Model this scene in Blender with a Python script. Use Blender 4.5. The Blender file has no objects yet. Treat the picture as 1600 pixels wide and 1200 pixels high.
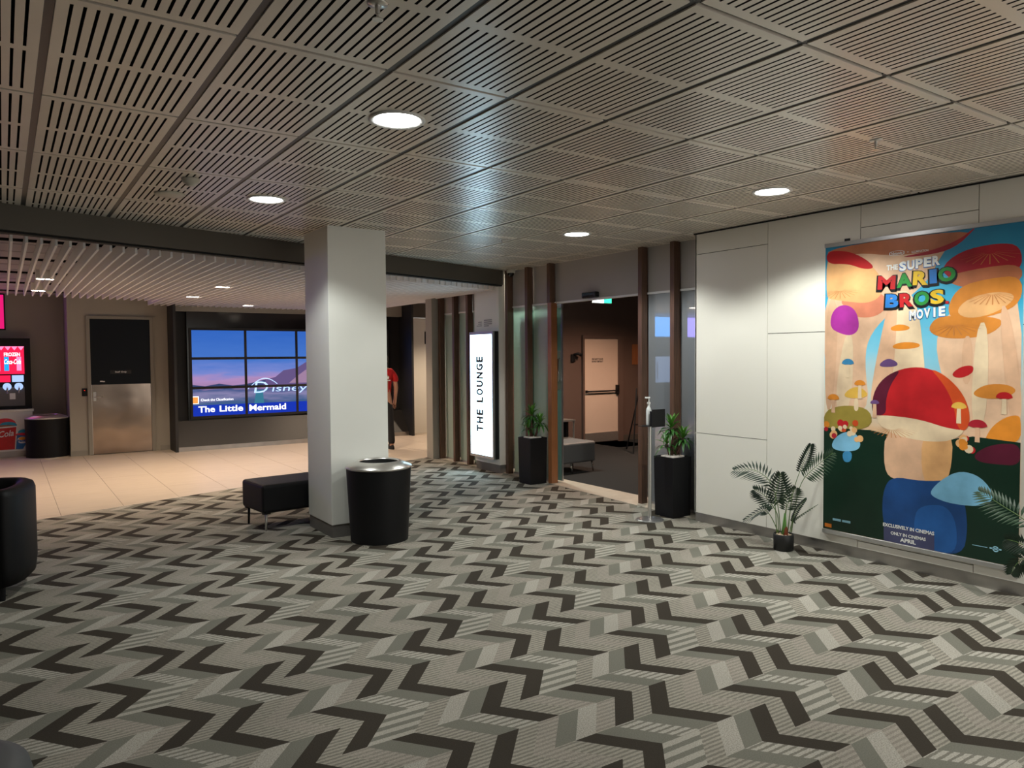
import bpy, bmesh, math, random
from mathutils import Vector, Matrix
random.seed(7)
scene = bpy.context.scene
COL = scene.collection

# ------------------------------------------------------------------ camera
F_PX, YAW, PITCH, ROLL = 1158.34, 0.6016, -0.0380, -0.0074
CZ = 1.6
_cy, _sy, _cp, _sp = math.cos(YAW), math.sin(YAW), math.cos(PITCH), math.sin(PITCH)
fwd = Vector((_sy*_cp, _cy*_cp, _sp)); rt = Vector((_cy, -_sy, 0)); up = rt.cross(fwd)
c_, s_ = math.cos(ROLL), math.sin(ROLL)
r2 = c_*rt + s_*up; u2 = -s_*rt + c_*up
cam = bpy.data.cameras.new('camera'); cam.sensor_fit = 'HORIZONTAL'; cam.sensor_width = 36.0
cam.lens = F_PX/1600*36.0; cam.clip_start = 0.05; cam.clip_end = 100
cam_o = bpy.data.objects.new('camera', cam); COL.objects.link(cam_o)
cam_o.matrix_world = Matrix(((r2.x, u2.x, -fwd.x, 0), (r2.y, u2.y, -fwd.y, 0), (r2.z, u2.z, -fwd.z, CZ), (0, 0, 0, 1)))
scene.camera = cam_o

# ------------------------------------------------------------------ world, exposure
w = bpy.data.worlds.new('world'); scene.world = w; w.use_nodes = True
w.node_tree.nodes['Background'].inputs[0].default_value = (1.0, 0.97, 0.92, 1)
w.node_tree.nodes['Background'].inputs[1].default_value = 2.1
vs = scene.view_settings
scene.display_settings.display_device = 'sRGB'
vs.view_transform = 'Standard'; vs.look = 'None'; vs.gamma = 1.0; vs.use_curve_mapping = False
vs.exposure = 0.0
DOWN_W = 95.0       # carpet-area downlights
LOBBY_W = 158.0      # warm lobby downlights
COOL = (0.96, 1.0, 0.94); WARM = (1.0, 0.77, 0.55)

# ------------------------------------------------------------------ materials
M = {}
def mat(name, col, rough=0.6, metal=0.0, spec=0.5, var=0.0, scale=20.0, bump=0.0, bscale=200.0, coat=0.0, stretch=None, emis=None, estr=0.0):
    m = bpy.data.materials.new(name); m.use_nodes = True; nt = m.node_tree; b = nt.nodes['Principled BSDF']
    b.inputs['Base Color'].default_value = (*col, 1); b.inputs['Roughness'].default_value = rough
    b.inputs['Metallic'].default_value = metal; b.inputs['Specular IOR Level'].default_value = spec
    if coat: b.inputs['Coat Weight'].default_value = coat; b.inputs['Coat Roughness'].default_value = 0.15
    if emis: b.inputs['Emission Color'].default_value = (*emis, 1); b.inputs['Emission Strength'].default_value = estr
    tc = None
    if var or bump:
        tc = nt.nodes.new('ShaderNodeTexCoord'); mp = nt.nodes.new('ShaderNodeMapping')
        nt.links.new(tc.outputs['Object'], mp.inputs[0])
        if stretch: mp.inputs['Scale'].default_value = stretch
    if var:
        n = nt.nodes.new('ShaderNodeTexNoise'); n.inputs['Scale'].default_value = scale; n.inputs['Detail'].default_value = 5
        nt.links.new(mp.outputs[0], n.inputs['Vector'])
        r = nt.nodes.new('ShaderNodeValToRGB')
        r.color_ramp.elements[0].position = 0.3; r.color_ramp.elements[1].position = 0.7
        r.color_ramp.elements[0].color = (*[max(0, c*(1-var)) for c in col], 1)
        r.color_ramp.elements[1].color = (*[min(1, c*(1+var)) for c in col], 1)
        nt.links.new(n.outputs[0], r.inputs[0]); nt.links.new(r.outputs[0], b.inputs['Base Color'])
    if bump:
        n = nt.nodes.new('ShaderNodeTexNoise'); n.inputs['Scale'].default_value = bscale; n.inputs['Detail'].default_value = 3
        nt.links.new(mp.outputs[0], n.inputs['Vector'])
        bp = nt.nodes.new('ShaderNodeBump'); bp.inputs['Strength'].default_value = bump; bp.inputs['Distance'].default_value = 0.004
        nt.links.new(n.outputs[0], bp.inputs['Height']); nt.links.new(bp.outputs[0], b.inputs['Normal'])
    M[name] = m; return m
def emit(name, col, strength):
    m = bpy.data.materials.new(name); m.use_nodes = True; nt = m.node_tree
    nt.nodes.remove(nt.nodes['Principled BSDF'])
    e = nt.nodes.new('ShaderNodeEmission'); e.inputs[0].default_value = (*col, 1); e.inputs[1].default_value = strength
    nt.links.new(e.outputs[0], nt.nodes['Material Output'].inputs[0]); M[name] = m; return m

mat('ceil_tile', (0.80, 0.73, 0.635), 0.29, 0.0, 0.6, var=0.05, scale=3)
mat('ceil_rail', (0.05, 0.052, 0.055), 0.4, 0.2, 0.5)
mat('plenum', (0.008, 0.008, 0.008), 0.9)
mat('beam', (0.105, 0.090, 0.072), 0.55, var=0.06, scale=2)
mat('black_gap', (0.006, 0.006, 0.006), 0.8)
mat('white_paint', (0.82, 0.82, 0.775), 0.55, var=0.025, scale=1.5)
mat('wall_panel', (0.84, 0.81, 0.735), 0.38, 0.0, 0.4, var=0.03, scale=0.8)
mat('panel_joint', (0.10, 0.085, 0.07), 0.7)
mat('skirt', (0.17, 0.16, 0.15), 0.45, 0.0, 0.5, var=0.1, scale=6)
mat('steel_skirt', (0.42, 0.40, 0.38), 0.34, 0.9, 0.5, var=0.12, scale=5)
mat('grey_wall', (0.36, 0.335, 0.285), 0.75, var=0.04, scale=1.2)
mat('print_faint', (0.32, 0.31, 0.31), 0.6)
mat('grey_trim', (0.28, 0.265, 0.23), 0.6)
mat('head_panel', (0.42, 0.395, 0.385), 0.6, var=0.03, scale=2)
mat('wood', (0.115, 0.058, 0.034), 0.42, 0.0, 0.5, var=0.28, scale=10, stretch=(9, 9, 0.5), coat=0.15)
mat('wood_post', (0.30, 0.115, 0.045), 0.38, 0.0, 0.5, var=0.2, scale=10, stretch=(9, 9, 0.5), coat=0.2)
mat('alu', (0.62, 0.62, 0.63), 0.32, 0.9)
mat('alu_white', (0.88, 0.88, 0.89), 0.4, 0.0)
mat('steel', (0.66, 0.64, 0.61), 0.30, 0.85, var=0.05, scale=30)
mat('chrome', (0.8, 0.8, 0.8), 0.08, 1.0)
mat('kick_steel', (0.34, 0.265, 0.21), 0.20, 0.95, var=0.14, scale=3, bump=0.35, bscale=3)
for n_ in M['kick_steel'].node_tree.nodes:
    if n_.type == 'BUMP': n_.inputs['Distance'].default_value = 0.012; [setattr(q_.inputs['Detail'], 'default_value', 1) for q_ in M['kick_steel'].node_tree.nodes if q_.type == 'TEX_NOISE']
mat('black_leather', (0.006, 0.006, 0.007), 0.55, 0.0, 0.22, bump=0.15, bscale=300)
mat('black_bin', (0.005, 0.005, 0.006), 0.5, 0.0, 0.25)
mat('black_box', (0.006, 0.006, 0.007), 0.5, 0.0, 0.3)
mat('black_gloss', (0.006, 0.006, 0.007), 0.12, 0.0, 0.5)
mat('black_matt', (0.010, 0.010, 0.011), 0.7)
mat('charcoal', (0.016, 0.016, 0.017), 0.55, var=0.08, scale=3)
mat('plinth', (0.014, 0.012, 0.0105), 0.5, var=0.06, scale=3)
mat('navy_door', (0.006, 0.009, 0.014), 0.45, 0.0, 0.2)
mat('tile', (0.56, 0.475, 0.385), 0.38, 0.0, 0.45, var=0.05, scale=3, stretch=(1, 5, 1))
mat('grout', (0.20, 0.17, 0.14), 0.8)
mat('stone_sill', (0.50, 0.44, 0.36), 0.5, var=0.08, scale=8)
mat('batten', (0.86, 0.84, 0.83), 0.6)
mat('lobby_ceil', (0.46, 0.43, 0.47), 0.6)
mat('lounge_carpet', (0.007, 0.009, 0.0105), 0.95, bump=0.5, bscale=400)
mat('lounge_wall', (0.115, 0.074, 0.061), 0.8, var=0.04, scale=2)
mat('cream_door', (0.66, 0.53, 0.44), 0.55, var=0.03, scale=2)
mat('grey_vinyl', (0.14, 0.135, 0.135), 0.55, bump=0.1, bscale=200)
mat('sill_dark', (0.08, 0.07, 0.06), 0.5)
mat('pot_black', (0.008, 0.008, 0.008), 0.5)
mat('pebble', (0.66, 0.50, 0.36), 0.7, var=0.5, scale=90)
mat('white_tray', (0.80, 0.72, 0.66), 0.6)
mat('leaf', (0.030, 0.115, 0.018), 0.38, 0.0, 0.5, var=0.35, scale=8)
mat('leaf_light', (0.085, 0.25, 0.03), 0.4, 0.0, 0.5, var=0.3, scale=8)
mat('palm', (0.010, 0.026, 0.013), 0.45, 0.0, 0.4, var=0.35, scale=12)
mat('palm_light', (0.026, 0.060, 0.028), 0.42, 0.0, 0.45, var=0.3, scale=12)
mat('palm_stem', (0.11, 0.19, 0.05), 0.5)
mat('palm_trunk', (0.11, 0.30, 0.05), 0.5, var=0.3, scale=20, stretch=(6, 6, 0.6))
mat('husk', (0.30, 0.075, 0.03), 0.7)
mat('bark', (0.09, 0.035, 0.025), 0.7, var=0.3, scale=40)
mat('ink', (0.02, 0.02, 0.022), 0.6)
mat('ink_grey', (0.10, 0.10, 0.105), 0.6)
mat('white_ink', (0.86, 0.86, 0.84), 0.5)
mat('clear_plastic', (0.75, 0.78, 0.78), 0.2, 0.0, 0.5)
mat('white_plastic', (0.78, 0.78, 0.76), 0.4)
mat('cream_plastic', (0.62, 0.58, 0.50), 0.5)
mat('red_shirt', (0.52, 0.008, 0.012), 0.8, var=0.12, scale=9)
mat('black_cloth', (0.010, 0.010, 0.012), 0.85)
mat('skin', (0.50, 0.27, 0.18), 0.55)
mat('hair', (0.010, 0.008, 0.007), 0.5)
mat('off_wall', (0.16, 0.15, 0.14), 0.8)
emit('lens', (1.0, 1.0, 0.98), 26.0)
emit('lens_warm', (1.0, 0.86, 0.68), 30.0)
emit('sign_face', (0.52, 0.83, 1.0), 7.5)
emit('exit_green', (0.05, 0.75, 0.45), 2.0)
emit('exit_white', (0.9, 1.0, 0.97), 3.5)
emit('pink_screen', (0.90, 0.015, 0.20), 0.95)
emit('menu_purple', (0.26, 0.14, 1.0), 9.0)
mat('pouf_grey', (0.055, 0.056, 0.056), 0.6)
emit('menu_blue', (0.10, 0.40, 1.0), 4.0)
emit('menu_violet', (0.30, 0.24, 1.0), 5.0)
emit('fridge_glow', (0.45, 0.62, 1.0), 1.1)
emit('red_led', (1.0, 0.02, 0.01), 3.0)

# frosted / tinted panes of the lounge front
def pane(name, col, dif, rough_g, gloss):
    m = bpy.data.materials.new(name); m.use_nodes = True; nt = m.node_tree
    nt.nodes.remove(nt.nodes['Principled BSDF'])
    d = nt.nodes.new('ShaderNodeBsdfDiffuse'); d.inputs[0].default_value = (*col, 1)
    t = nt.nodes.new('ShaderNodeBsdfTranslucent' if name == 'frosted' else 'ShaderNodeBsdfTransparent'); t.inputs[0].default_value = (0.75, 0.92, 0.84, 1)
    g = nt.nodes.new('ShaderNodeBsdfGlossy'); g.inputs[0].default_value = (1, 1, 1, 1); g.inputs[1].default_value = rough_g
    a = nt.nodes.new('ShaderNodeMixShader'); a.inputs[0].default_value = dif
    nt.links.new(t.outputs[0], a.inputs[1]); nt.links.new(d.outputs[0], a.inputs[2])
    fr = nt.nodes.new('ShaderNodeFresnel'); fr.inputs[0].default_value = gloss
    b = nt.nodes.new('ShaderNodeMixShader'); nt.links.new(fr.outputs[0], b.inputs[0])
    nt.links.new(a.outputs[0], b.inputs[1]); nt.links.new(g.outputs[0], b.inputs[2])
    nt.links.new(b.outputs[0], nt.nodes['Material Output'].inputs[0]); M[name] = m
pane('frosted', (0.74, 0.82, 0.75), 0.38, 0.20, 1.6)
pane('tinted', (0.27, 0.29, 0.32), 0.93, 0.02, 2.6)
pane('glass_green', (0.35, 0.62, 0.55), 0.55, 0.03, 1.5)

# ------------------------------------------------------------------ mesh helpers
class MB:
    def __init__(s): s.v = []; s.f = []; s.m = []
    def add(s, vs, fs, mi=0):
        o = len(s.v); s.v += [tuple(p) for p in vs]
        for f in fs: s.f.append([i+o for i in f]); s.m.append(mi)
        return s
    def box(s, x0, x1, y0, y1, z0, z1, mi=0):
        return s.add([(x0,y0,z0),(x1,y0,z0),(x1,y1,z0),(x0,y1,z0),(x0,y0,z1),(x1,y0,z1),(x1,y1,z1),(x0,y1,z1)],
                     [(0,3,2,1),(4,5,6,7),(0,1,5,4),(1,2,6,5),(2,3,7,6),(3,0,4,7)], mi)
    def prism(s, poly, z0, z1, mi=0):              # poly ccw in xy
        n = len(poly)
        return s.add([(x,y,z0) for x,y in poly]+[(x,y,z1) for x,y in poly],
                     [list(range(n))[::-1], list(range(n,2*n))]+[(i,(i+1)%n,n+(i+1)%n,n+i) for i in range(n)], mi)
    def prism_yz(s, poly, x0, x1, mi=0):
        n = len(poly)
        return s.add([(x0,y,z) for y,z in poly]+[(x1,y,z) for y,z in poly],
                     [list(range(n))[::-1], list(range(n,2*n))]+[(i,(i+1)%n,n+(i+1)%n,n+i) for i in range(n)], mi)
    def loft(s, rings, closed=True, cap=True, mi=0):
        n = len(rings[0]); vs = [p for r in rings for p in r]; fs = []
        for k in range(len(rings)-1):
            for i in range(n if closed else n-1):
                j = (i+1) % n
                fs.append((k*n+i, k*n+j, (k+1)*n+j, (k+1)*n+i))
        if cap and closed:
            fs.append(list(range(n))[::-1]); fs.append([(len(rings)-1)*n+i for i in range(n)])
        return s.add(vs, fs, mi)
    def lathe(s, prof, cx=0, cy=0, cz=0, n=32, mi=0, cap=True):
        return s.loft([[(cx+r*math.cos(2*math.pi*i/n), cy+r*math.sin(2*math.pi*i/n), cz+z) for i in range(n)] for r, z in prof], True, cap, mi)
    def tube(s, pts, rad, n=8, mi=0):
        pts = [Vector(p) for p in pts]; rings = []
        for i, p in enumerate(pts):
            t = (pts[min(i+1, len(pts)-1)]-pts[max(i-1, 0)]).normalized()
            a = Vector((0,0,1)) if abs(t.z) < 0.9 else Vector((1,0,0))
            u = t.cross(a).normalized(); v = u.cross(t)
            r = rad[i] if isinstance(rad, (list, tuple)) else rad
            rings.append([p+u*r*math.cos(2*math.pi*k/n)+v*r*math.sin(2*math.pi*k/n) for k in range(n)])
        return s.loft(rings, True, True, mi)
    def sphere(s, c, r, n=16, k=10, mi=0, sx=1, sy=1, sz=1):
        rings = []
        for j in range(1, k):
            th = math.pi*j/k
            rings.append([(c[0]+sx*r*math.sin(th)*math.cos(2*math.pi*i/n), c[1]+sy*r*math.sin(th)*math.sin(2*math.pi*i/n), c[2]-sz*r*math.cos(th)) for i in range(n)])
        return s.loft(rings, True, True, mi)
    def mesh(s, name, mats, smooth=False):
        me = bpy.data.meshes.new(name); me.from_pydata(s.v, [], s.f)
        for m_ in (mats if isinstance(mats, (list, tuple)) else [mats]): me.materials.append(M[m_])
        me.polygons.foreach_set('material_index', s.m)
        if smooth: me.polygons.foreach_set('use_smooth', [True]*len(me.polygons))
        bm = bmesh.new(); bm.from_mesh(me); bmesh.ops.recalc_face_normals(bm, faces=bm.faces); bm.to_mesh(me); bm.free()
        me.update(); return me
    def build(s, name, mats, parent=None, smooth=False, bevel=0.0, seg=2, auto=None):
        me = s.mesh(name, mats, smooth); return put(name, me, parent, bevel, seg, auto)
    # text fitted into the box (a0,a1,b0,b1) of the plane O + a*U + b*V
    def text(s, body, O, U, V, box, mi=0, bold=0.0, shear=0.0, spacing=1.0, rot=0.0, keep=False):
        cu = bpy.data.curves.new('lettering', 'FONT'); cu.body = body; cu.size = 1.0; cu.offset = bold; cu.shear = shear
        cu.space_character = spacing; cu.resolution_u = 3
        ob = bpy.data.objects.new('lettering', cu); me = bpy.data.meshes.new_from_object(ob)
        xs = [v.co.x for v in me.vertices]; ys = [v.co.y for v in me.vertices]
        x0, x1, y0, y1 = min(xs), max(xs), min(ys), max(ys)
        a0, a1, b0, b1 = box; ca, cb = (a0+a1)/2, (b0+b1)/2
        sa = (a1-a0)/(x1-x0); sb = (b1-b0)/(y1-y0)
        if keep: sb = sa
        O = Vector(O); U = Vector(U); V = Vector(V); cr, sr = math.cos(rot), math.sin(rot); vs_ = []
        for v in me.vertices:
            a = (v.co.x-(x0+x1)/2)*sa; b = (v.co.y-(y0+y1)/2)*sb
            vs_.append(O+U*(ca+a*cr-b*sr)+V*(cb+a*sr+b*cr))
        s.add(vs_, [list(p.vertices) for p in me.polygons], mi)
        bpy.data.meshes.remove(me); bpy.data.objects.remove(ob); bpy.data.curves.remove(cu)
        return s
def put(name, me, parent=None, bevel=0.0, seg=2, auto=None):
    o = bpy.data.objects.new(name, me); COL.objects.link(o)
    if parent: o.parent = parent
    if bevel:
        b = o.modifiers.new('bevel', 'BEVEL'); b.width = bevel; b.segments = seg; b.limit_method = 'ANGLE'; b.angle_limit = math.radians(50)
        b.harden_normals = False
    return o
def thing(name, label, cat, loc=(0,0,0), rz=0.0, group=None):
    o = bpy.data.objects.new(name, None); COL.objects.link(o); o.empty_display_size = 0.1
    o.location = loc; o.rotation_euler = (0,0,rz); o['label'] = label; o['category'] = cat
    if group: o['group'] = group
    return o
def tag(o, label, cat, group=None):
    o['label'] = label; o['category'] = cat
    if group: o['group'] = group
    return o
def struct(o, label=None, cat=None):
    o['kind'] = 'structure'
    if label: o['label'] = label
    if cat: o['category'] = cat
    return o
def sroot(name, label=None, cat=None):
    o = bpy.data.objects.new(name, None); COL.objects.link(o); o.empty_display_size = 0.1
    return struct(o, label, cat)
def clip(poly, a, b, c):                           # keep a*x+b*y>=c
    out = []
    for i in range(len(poly)):
        p, q = poly[i], poly[(i+1) % len(poly)]
        dp, dq = a*p[0]+b*p[1]-c, a*q[0]+b*q[1]-c
        if dp >= 0: out.append(p)
        if dp*dq < 0:
            t = dp/(dp-dq); out.append((p[0]+t*(q[0]-p[0]), p[1]+t*(q[1]-p[1])))
    return out
def spot(name, loc, watts, col, angle, blend, radius=0.05, parent=None, target=(0,0,-1)):
    l = bpy.data.lights.new(name, 'SPOT'); l.energy = watts; l.color = col; l.spot_size = math.radians(angle); l.spot_blend = blend
    l.shadow_soft_size = radius
    o = bpy.data.objects.new(name, l); COL.objects.link(o); o.location = loc
    if parent: o.parent = parent
    return o

# ================================================================== STRUCTURE
HC = 2.744                    # suspended ceiling
XW = 5.454                    # white panelled wall plane
GX0, GY0, GDX, GDY = -0.4207, 2.7576, 0.57772, 1.07435
BEAM = lambda x: 6.60+0.305*x
EDGE = lambda x: 8.655+0.32*x
HL = 2.70                     # lobby ceiling

# ---- carpet: chevron blocks woven in flat colour, clipped to the carpet edge
def carpet_mat(name, c1, c2=None, period=0.0, duty=0.5, loop=0.0, wob=0.0):
    m = bpy.data.materials.new(name); m.use_nodes = True; nt = m.node_tree; b = nt.nodes['Principled BSDF']
    b.inputs['Roughness'].default_value = 0.95; b.inputs['Specular IOR Level'].default_value = 0.15
    tc = nt.nodes.new('ShaderNodeTexCoord')
    n = nt.nodes.new('ShaderNodeTexNoise'); n.inputs['Scale'].default_value = 170; n.inputs['Detail'].default_value = 2
    nt.links.new(tc.outputs['Object'], n.inputs['Vector'])
    big = nt.nodes.new('ShaderNodeTexNoise'); big.inputs['Scale'].default_value = 1.3; nt.links.new(tc.outputs['Object'], big.inputs['Vector'])
    base = None
    if c2:
        sp = nt.nodes.new('ShaderNodeSeparateXYZ'); nt.links.new(tc.outputs['Object'], sp.inputs[0])
        w_ = nt.nodes.new('ShaderNodeTexNoise'); w_.inputs['Scale'].default_value = 60; nt.links.new(tc.outputs['Object'], w_.inputs['Vector'])
        ad = nt.nodes.new('ShaderNodeMath'); ad.operation = 'MULTIPLY_ADD'; ad.inputs[1].default_value = wob
        nt.links.new(w_.outputs[0], ad.inputs[0]); nt.links.new(sp.outputs['Y'], ad.inputs[2])
        dv = nt.nodes.new('ShaderNodeMath'); dv.operation = 'DIVIDE'; dv.inputs[1].default_value = period; nt.links.new(ad.outputs[0], dv.inputs[0])
        fr = nt.nodes.new('ShaderNodeMath'); fr.operation = 'FRACT'; nt.links.new(dv.outputs[0], fr.inputs[0])
        gt = nt.nodes.new('ShaderNodeMath'); gt.operation = 'GREATER_THAN'; gt.inputs[1].default_value = duty; nt.links.new(fr.outputs[0], gt.inputs[0])
        mx = nt.nodes.new('ShaderNodeMix'); mx.data_type = 'RGBA'; mx.inputs[6].default_value = (*c1, 1); mx.inputs[7].default_value = (*c2, 1)
        nt.links.new(gt.outputs[0], mx.inputs[0]); base = mx.outputs[2]
    r = nt.nodes.new('ShaderNodeMapRange'); r.inputs[1].default_value = 0.3; r.inputs[2].default_value = 0.7
    r.inputs[3].default_value = 1-(0.12+loop); r.inputs[4].default_value = 1+(0.12+loop)
    nt.links.new(n.outputs[0], r.inputs[0])
    r2_ = nt.nodes.new('ShaderNodeMapRange'); r2_.inputs[1].default_value = 0.3; r2_.inputs[2].default_value = 0.7; r2_.inputs[3].default_value = 0.88; r2_.inputs[4].default_value = 1.1
    nt.links.new(big.outputs[0], r2_.inputs[0])
    mu = nt.nodes.new('ShaderNodeMath'); mu.operation = 'MULTIPLY'; nt.links.new(r.outputs[0], mu.inputs[0]); nt.links.new(r2_.outputs[0], mu.inputs[1])
    vm = nt.nodes.new('ShaderNodeVectorMath'); vm.operation = 'SCALE'
    if base: nt.links.new(base, vm.inputs[0])
    else: vm.inputs[0].default_value = c1
    nt.links.new(mu.outputs[0], vm.inputs['Scale']); nt.links.new(vm.outputs[0], b.inputs['Base Color'])
    bp = nt.nodes.new('ShaderNodeBump'); bp.inputs['Strength'].default_value = 0.35; bp.inputs['Distance'].default_value = 0.003
    nt.links.new(n.outputs[0], bp.inputs['Height']); nt.links.new(bp.outputs[0], b.inputs['Normal'])
    M[name] = m
CW, CH, CA, CTH = 0.1068, 0.2134, 0.1771, 0.036
carpet_mat('cp_brown', (0.046, 0.038, 0.029))
carpet_mat('cp_olive', (0.185, 0.180, 0.150))
carpet_mat('cp_fine', (0.35, 0.323, 0.273), (0.215, 0.20, 0.168), CH/9.0, 0.52, 0.04, 0.010)
carpet_mat('cp_pale', (0.345, 0.312, 0.268), (0.265, 0.24, 0.205), CH/8.0, 0.55, 0.10, 0.010)
carpet_mat('cp_loop', (0.385, 0.36, 0.315), None, 0, 0, 0.20)
carpet_mat('cp_bold', (0.40, 0.375, 0.325), (0.19, 0.185, 0.155), CH/3.5, 0.52, 0.06, 0.006)
carpet_mat('cp_dash', (0.42, 0.395, 0.345), (0.20, 0.19, 0.16), CH/7.0, 0.60, 0.10, 0.010)
CM = ['cp_brown', 'cp_olive', 'cp_fine', 'cp_pale', 'cp_loop', 'cp_bold', 'cp_dash']
B_, O_, F_, P_, L_, S_, D_ = range(7)
CELLS = [[B_, F_, O_, D_, B_, F_, P_, O_],
         [B_, F_, B_, F_, P_, O_, L_, P_],
         [D_, O_, B_, F_, P_, F_, B_, O_],
         [S_, F_, L_, O_, B_, F_, B_, S_]]
def build_carpet():
    mb = MB(); O = (3.0034, 2.7368); ct, st = math.cos(CTH), math.sin(CTH)
    zz = lambda k: CA if k % 2 else 0.0
    for k in range(-44, 34):
        for c in range(-90, 42):
            q = [(c*CW+zz(k), -k*CH), (c*CW+zz(k+1), -(k+1)*CH), ((c+1)*CW+zz(k+1), -(k+1)*CH), ((c+1)*CW+zz(k), -k*CH)]
            wx = [(O[0]+x*ct+y*st, O[1]-x*st+y*ct) for x, y in q]
            if max(p[0] for p in wx) < -5.0 or min(p[0] for p in wx) > 5.75 or max(p[1] for p in wx) < -2.0: continue
            if min(p[1]-EDGE(p[0]) for p in wx) > 0: continue
            mb.add([(x, y, 0) for x, y in q], [(0,1,2,3)], CELLS[k % 4][c % 8])
    me = mb.mesh('floor', CM)
    o = put('floor', me); o.location = (O[0], O[1], 0); o.rotation_euler = (0, 0, -CTH)
    bm = bmesh.new(); bm.from_mesh(me); mw = Matrix.Translation((O[0], O[1], 0)) @ Matrix.Rotation(-CTH, 4, 'Z'); inv = mw.inverted()
    for co, no in (((0, EDGE(0), 0), (-0.32, 1, 0)), ((5.62, 0, 0), (1, 0, 0)), ((-5.0, 0, 0), (-1, 0, 0)), ((0, -2.0, 0), (0, -1, 0))):
        bmesh.ops.bisect_plane(bm, geom=bm.verts[:]+bm.edges[:]+bm.faces[:], plane_co=inv @ Vector(co), plane_no=(inv.to_3x3() @ Vector(no)).normalized(), clear_outer=True)
    for f in bm.faces:
        if f.normal.z < 0: f.normal_flip()
    bm.to_mesh(me); bm.free()
    struct(o, 'grey and brown chevron block carpet of the foyer', 'carpet')
build_carpet()

# ---- tiled lobby floor
fl = sroot('floor_lobby', 'pale beige rectangular tiles of the lobby floor', 'tiled floor')
poly = clip([(-7, 6), (9.5, 6), (9.5, 19), (-7, 19)], -0.32, 1, 8.655)
MB().prism(poly, -0.06, -0.003).build('grout_bed', 'grout', fl)
xs = [0.45+0.595*n for n in range(-4, 15)]; ys = [7.69+1.19*n for n in range(0, 9)]
for xa, xb in zip(xs, xs[1:]):
    for ya, yb in zip(ys, ys[1:]):
        p = clip([(xa+.0025, ya+.0015), (xb-.0025, ya+.0015), (xb-.0025, yb-.0015), (xa+.0025, yb-.0015)], -0.32, 1, 8.657)
        if len(p) >= 3: MB().prism(p, -0.01, 0.0).build('floor_tile', 'tile', fl)
MB().prism([(-7, 8.7), (xs[0], 8.7), (xs[0], 19), (-7, 19)], -0.01, 0.0).build('floor_tile', 'tile', fl)
MB().prism([(xs[-1], 9.5), (9.5, 9.5), (9.5, 19), (xs[-1], 19)], -0.01, 0.0).build('floor_tile', 'tile', fl)

# ---- suspended slotted ceiling
ce = sroot('ceiling', 'suspended ceiling of beige slotted metal tiles in a dark grid', 'ceiling')
pl = clip([(-5, -2), (5.74, -2), (5.74, 9.2), (-5, 9.2)], 0.305, -1, -6.75)
MB().prism(pl, HC+0.10, HC+0.14).build('plenum_board', 'plenum', ce)
def tile_mesh(name, wid, dep, light=False):
    n = int(round((wid-0.09)/0.0383))+1; pit = 0.0383; sw = 0.0108
    x0 = (wid-pit*(n-1))/2; xb = [0]
    for i in range(n): xb += [x0+i*pit-sw/2, x0+i*pit+sw/2]
    xb.append(wid); h = dep/2
    yb = [0, 0.040, h-0.024, h+0.024, dep-0.040, dep]
    if light: yb = [0, 0.040, h-0.135, h-0.024, h+0.024, h+0.135, dep-0.040, dep]
    mb = MB(); ny = len(yb); idx = {}
    hole = lambda i, j: i % 2 == 1 and i < len(xb)-2 and yb[j] >= 0.039 and yb[j+1] <= dep-0.039 and not (abs(yb[j]+yb[j+1]-dep) < 0.01 and yb[j+1]-yb[j] < 0.06) \
        and not (light and abs((xb[i]+xb[i+1])/2-wid/2) < 0.125 and abs((yb[j]+yb[j+1])/2-h) < 0.13)
    T = 0.016
    for i in range(len(xb)-1):
        for j in range(ny-1):
            xa, xb_, ya, yb_ = xb[i], xb[i+1], yb[j], yb[j+1]
            if hole(i, j):
                mb.add([(xa,ya,0),(xa,yb_,0),(xa,yb_,T),(xa,ya,T)], [(0,1,2,3)], 1); mb.add([(xb_,ya,0),(xb_,yb_,0),(xb_,yb_,T),(xb_,ya,T)], [(3,2,1,0)], 1)
                mb.add([(xa,ya,0),(xb_,ya,0),(xb_,ya,T),(xa,ya,T)], [(0,1,2,3)], 1); mb.add([(xa,yb_,0),(xb_,yb_,0),(xb_,yb_,T),(xa,yb_,T)], [(3,2,1,0)], 1)
            else:
                mb.add([(xa,ya,0),(xa,yb_,0),(xb_,yb_,0),(xb_,ya,0)], [(0,1,2,3)], 0)
    for a in ([(0,0),(wid,0)], [(wid,0),(wid,dep)], [(wid,dep),(0,dep)], [(0,dep),(0,0)]):
        mb.add([(*a[0],0),(*a[1],0),(*a[1],T),(*a[0],T)], [(0,1,2,3)], 0)
    me = bpy.data.meshes.new(name); me.from_pydata(mb.v, [], mb.f); me.materials.append(M['ceil_tile']); me.materials.append(M['plenum'])
    me.polygons.foreach_set('material_index', mb.m); me.update()
    bm = bmesh.new(); bm.from_mesh(me); bmesh.ops.remove_doubles(bm, verts=bm.verts, dist=1e-5)
    bm.to_mesh(me); bm.free(); return me
LG, MG = 0.031, 0.020
tm = tile_mesh('ceiling_tile', GDX-LG, GDY-MG); tl = tile_mesh('ceiling_tile', GDX-LG, GDY-MG, True)
te = tile_mesh('ceiling_tile', 5.70-(GX0+10*GDX)-LG/2, GDY-MG)
LIT = [(3,0),(3,2),(8,0),(8,2),(8,-2)]
for i in range(-6, 11):
    for j in range(-4, 6):
        x, y = GX0+i*GDX, GY0+j*GDY
        if y > BEAM(x+GDX)+0.05: continue
        me = te if i == 10 else (tl if (i, j) in LIT else tm)
        o = put('ceiling_tile', me, ce); o.location = (x+LG/2, y+MG/2, HC)
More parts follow.
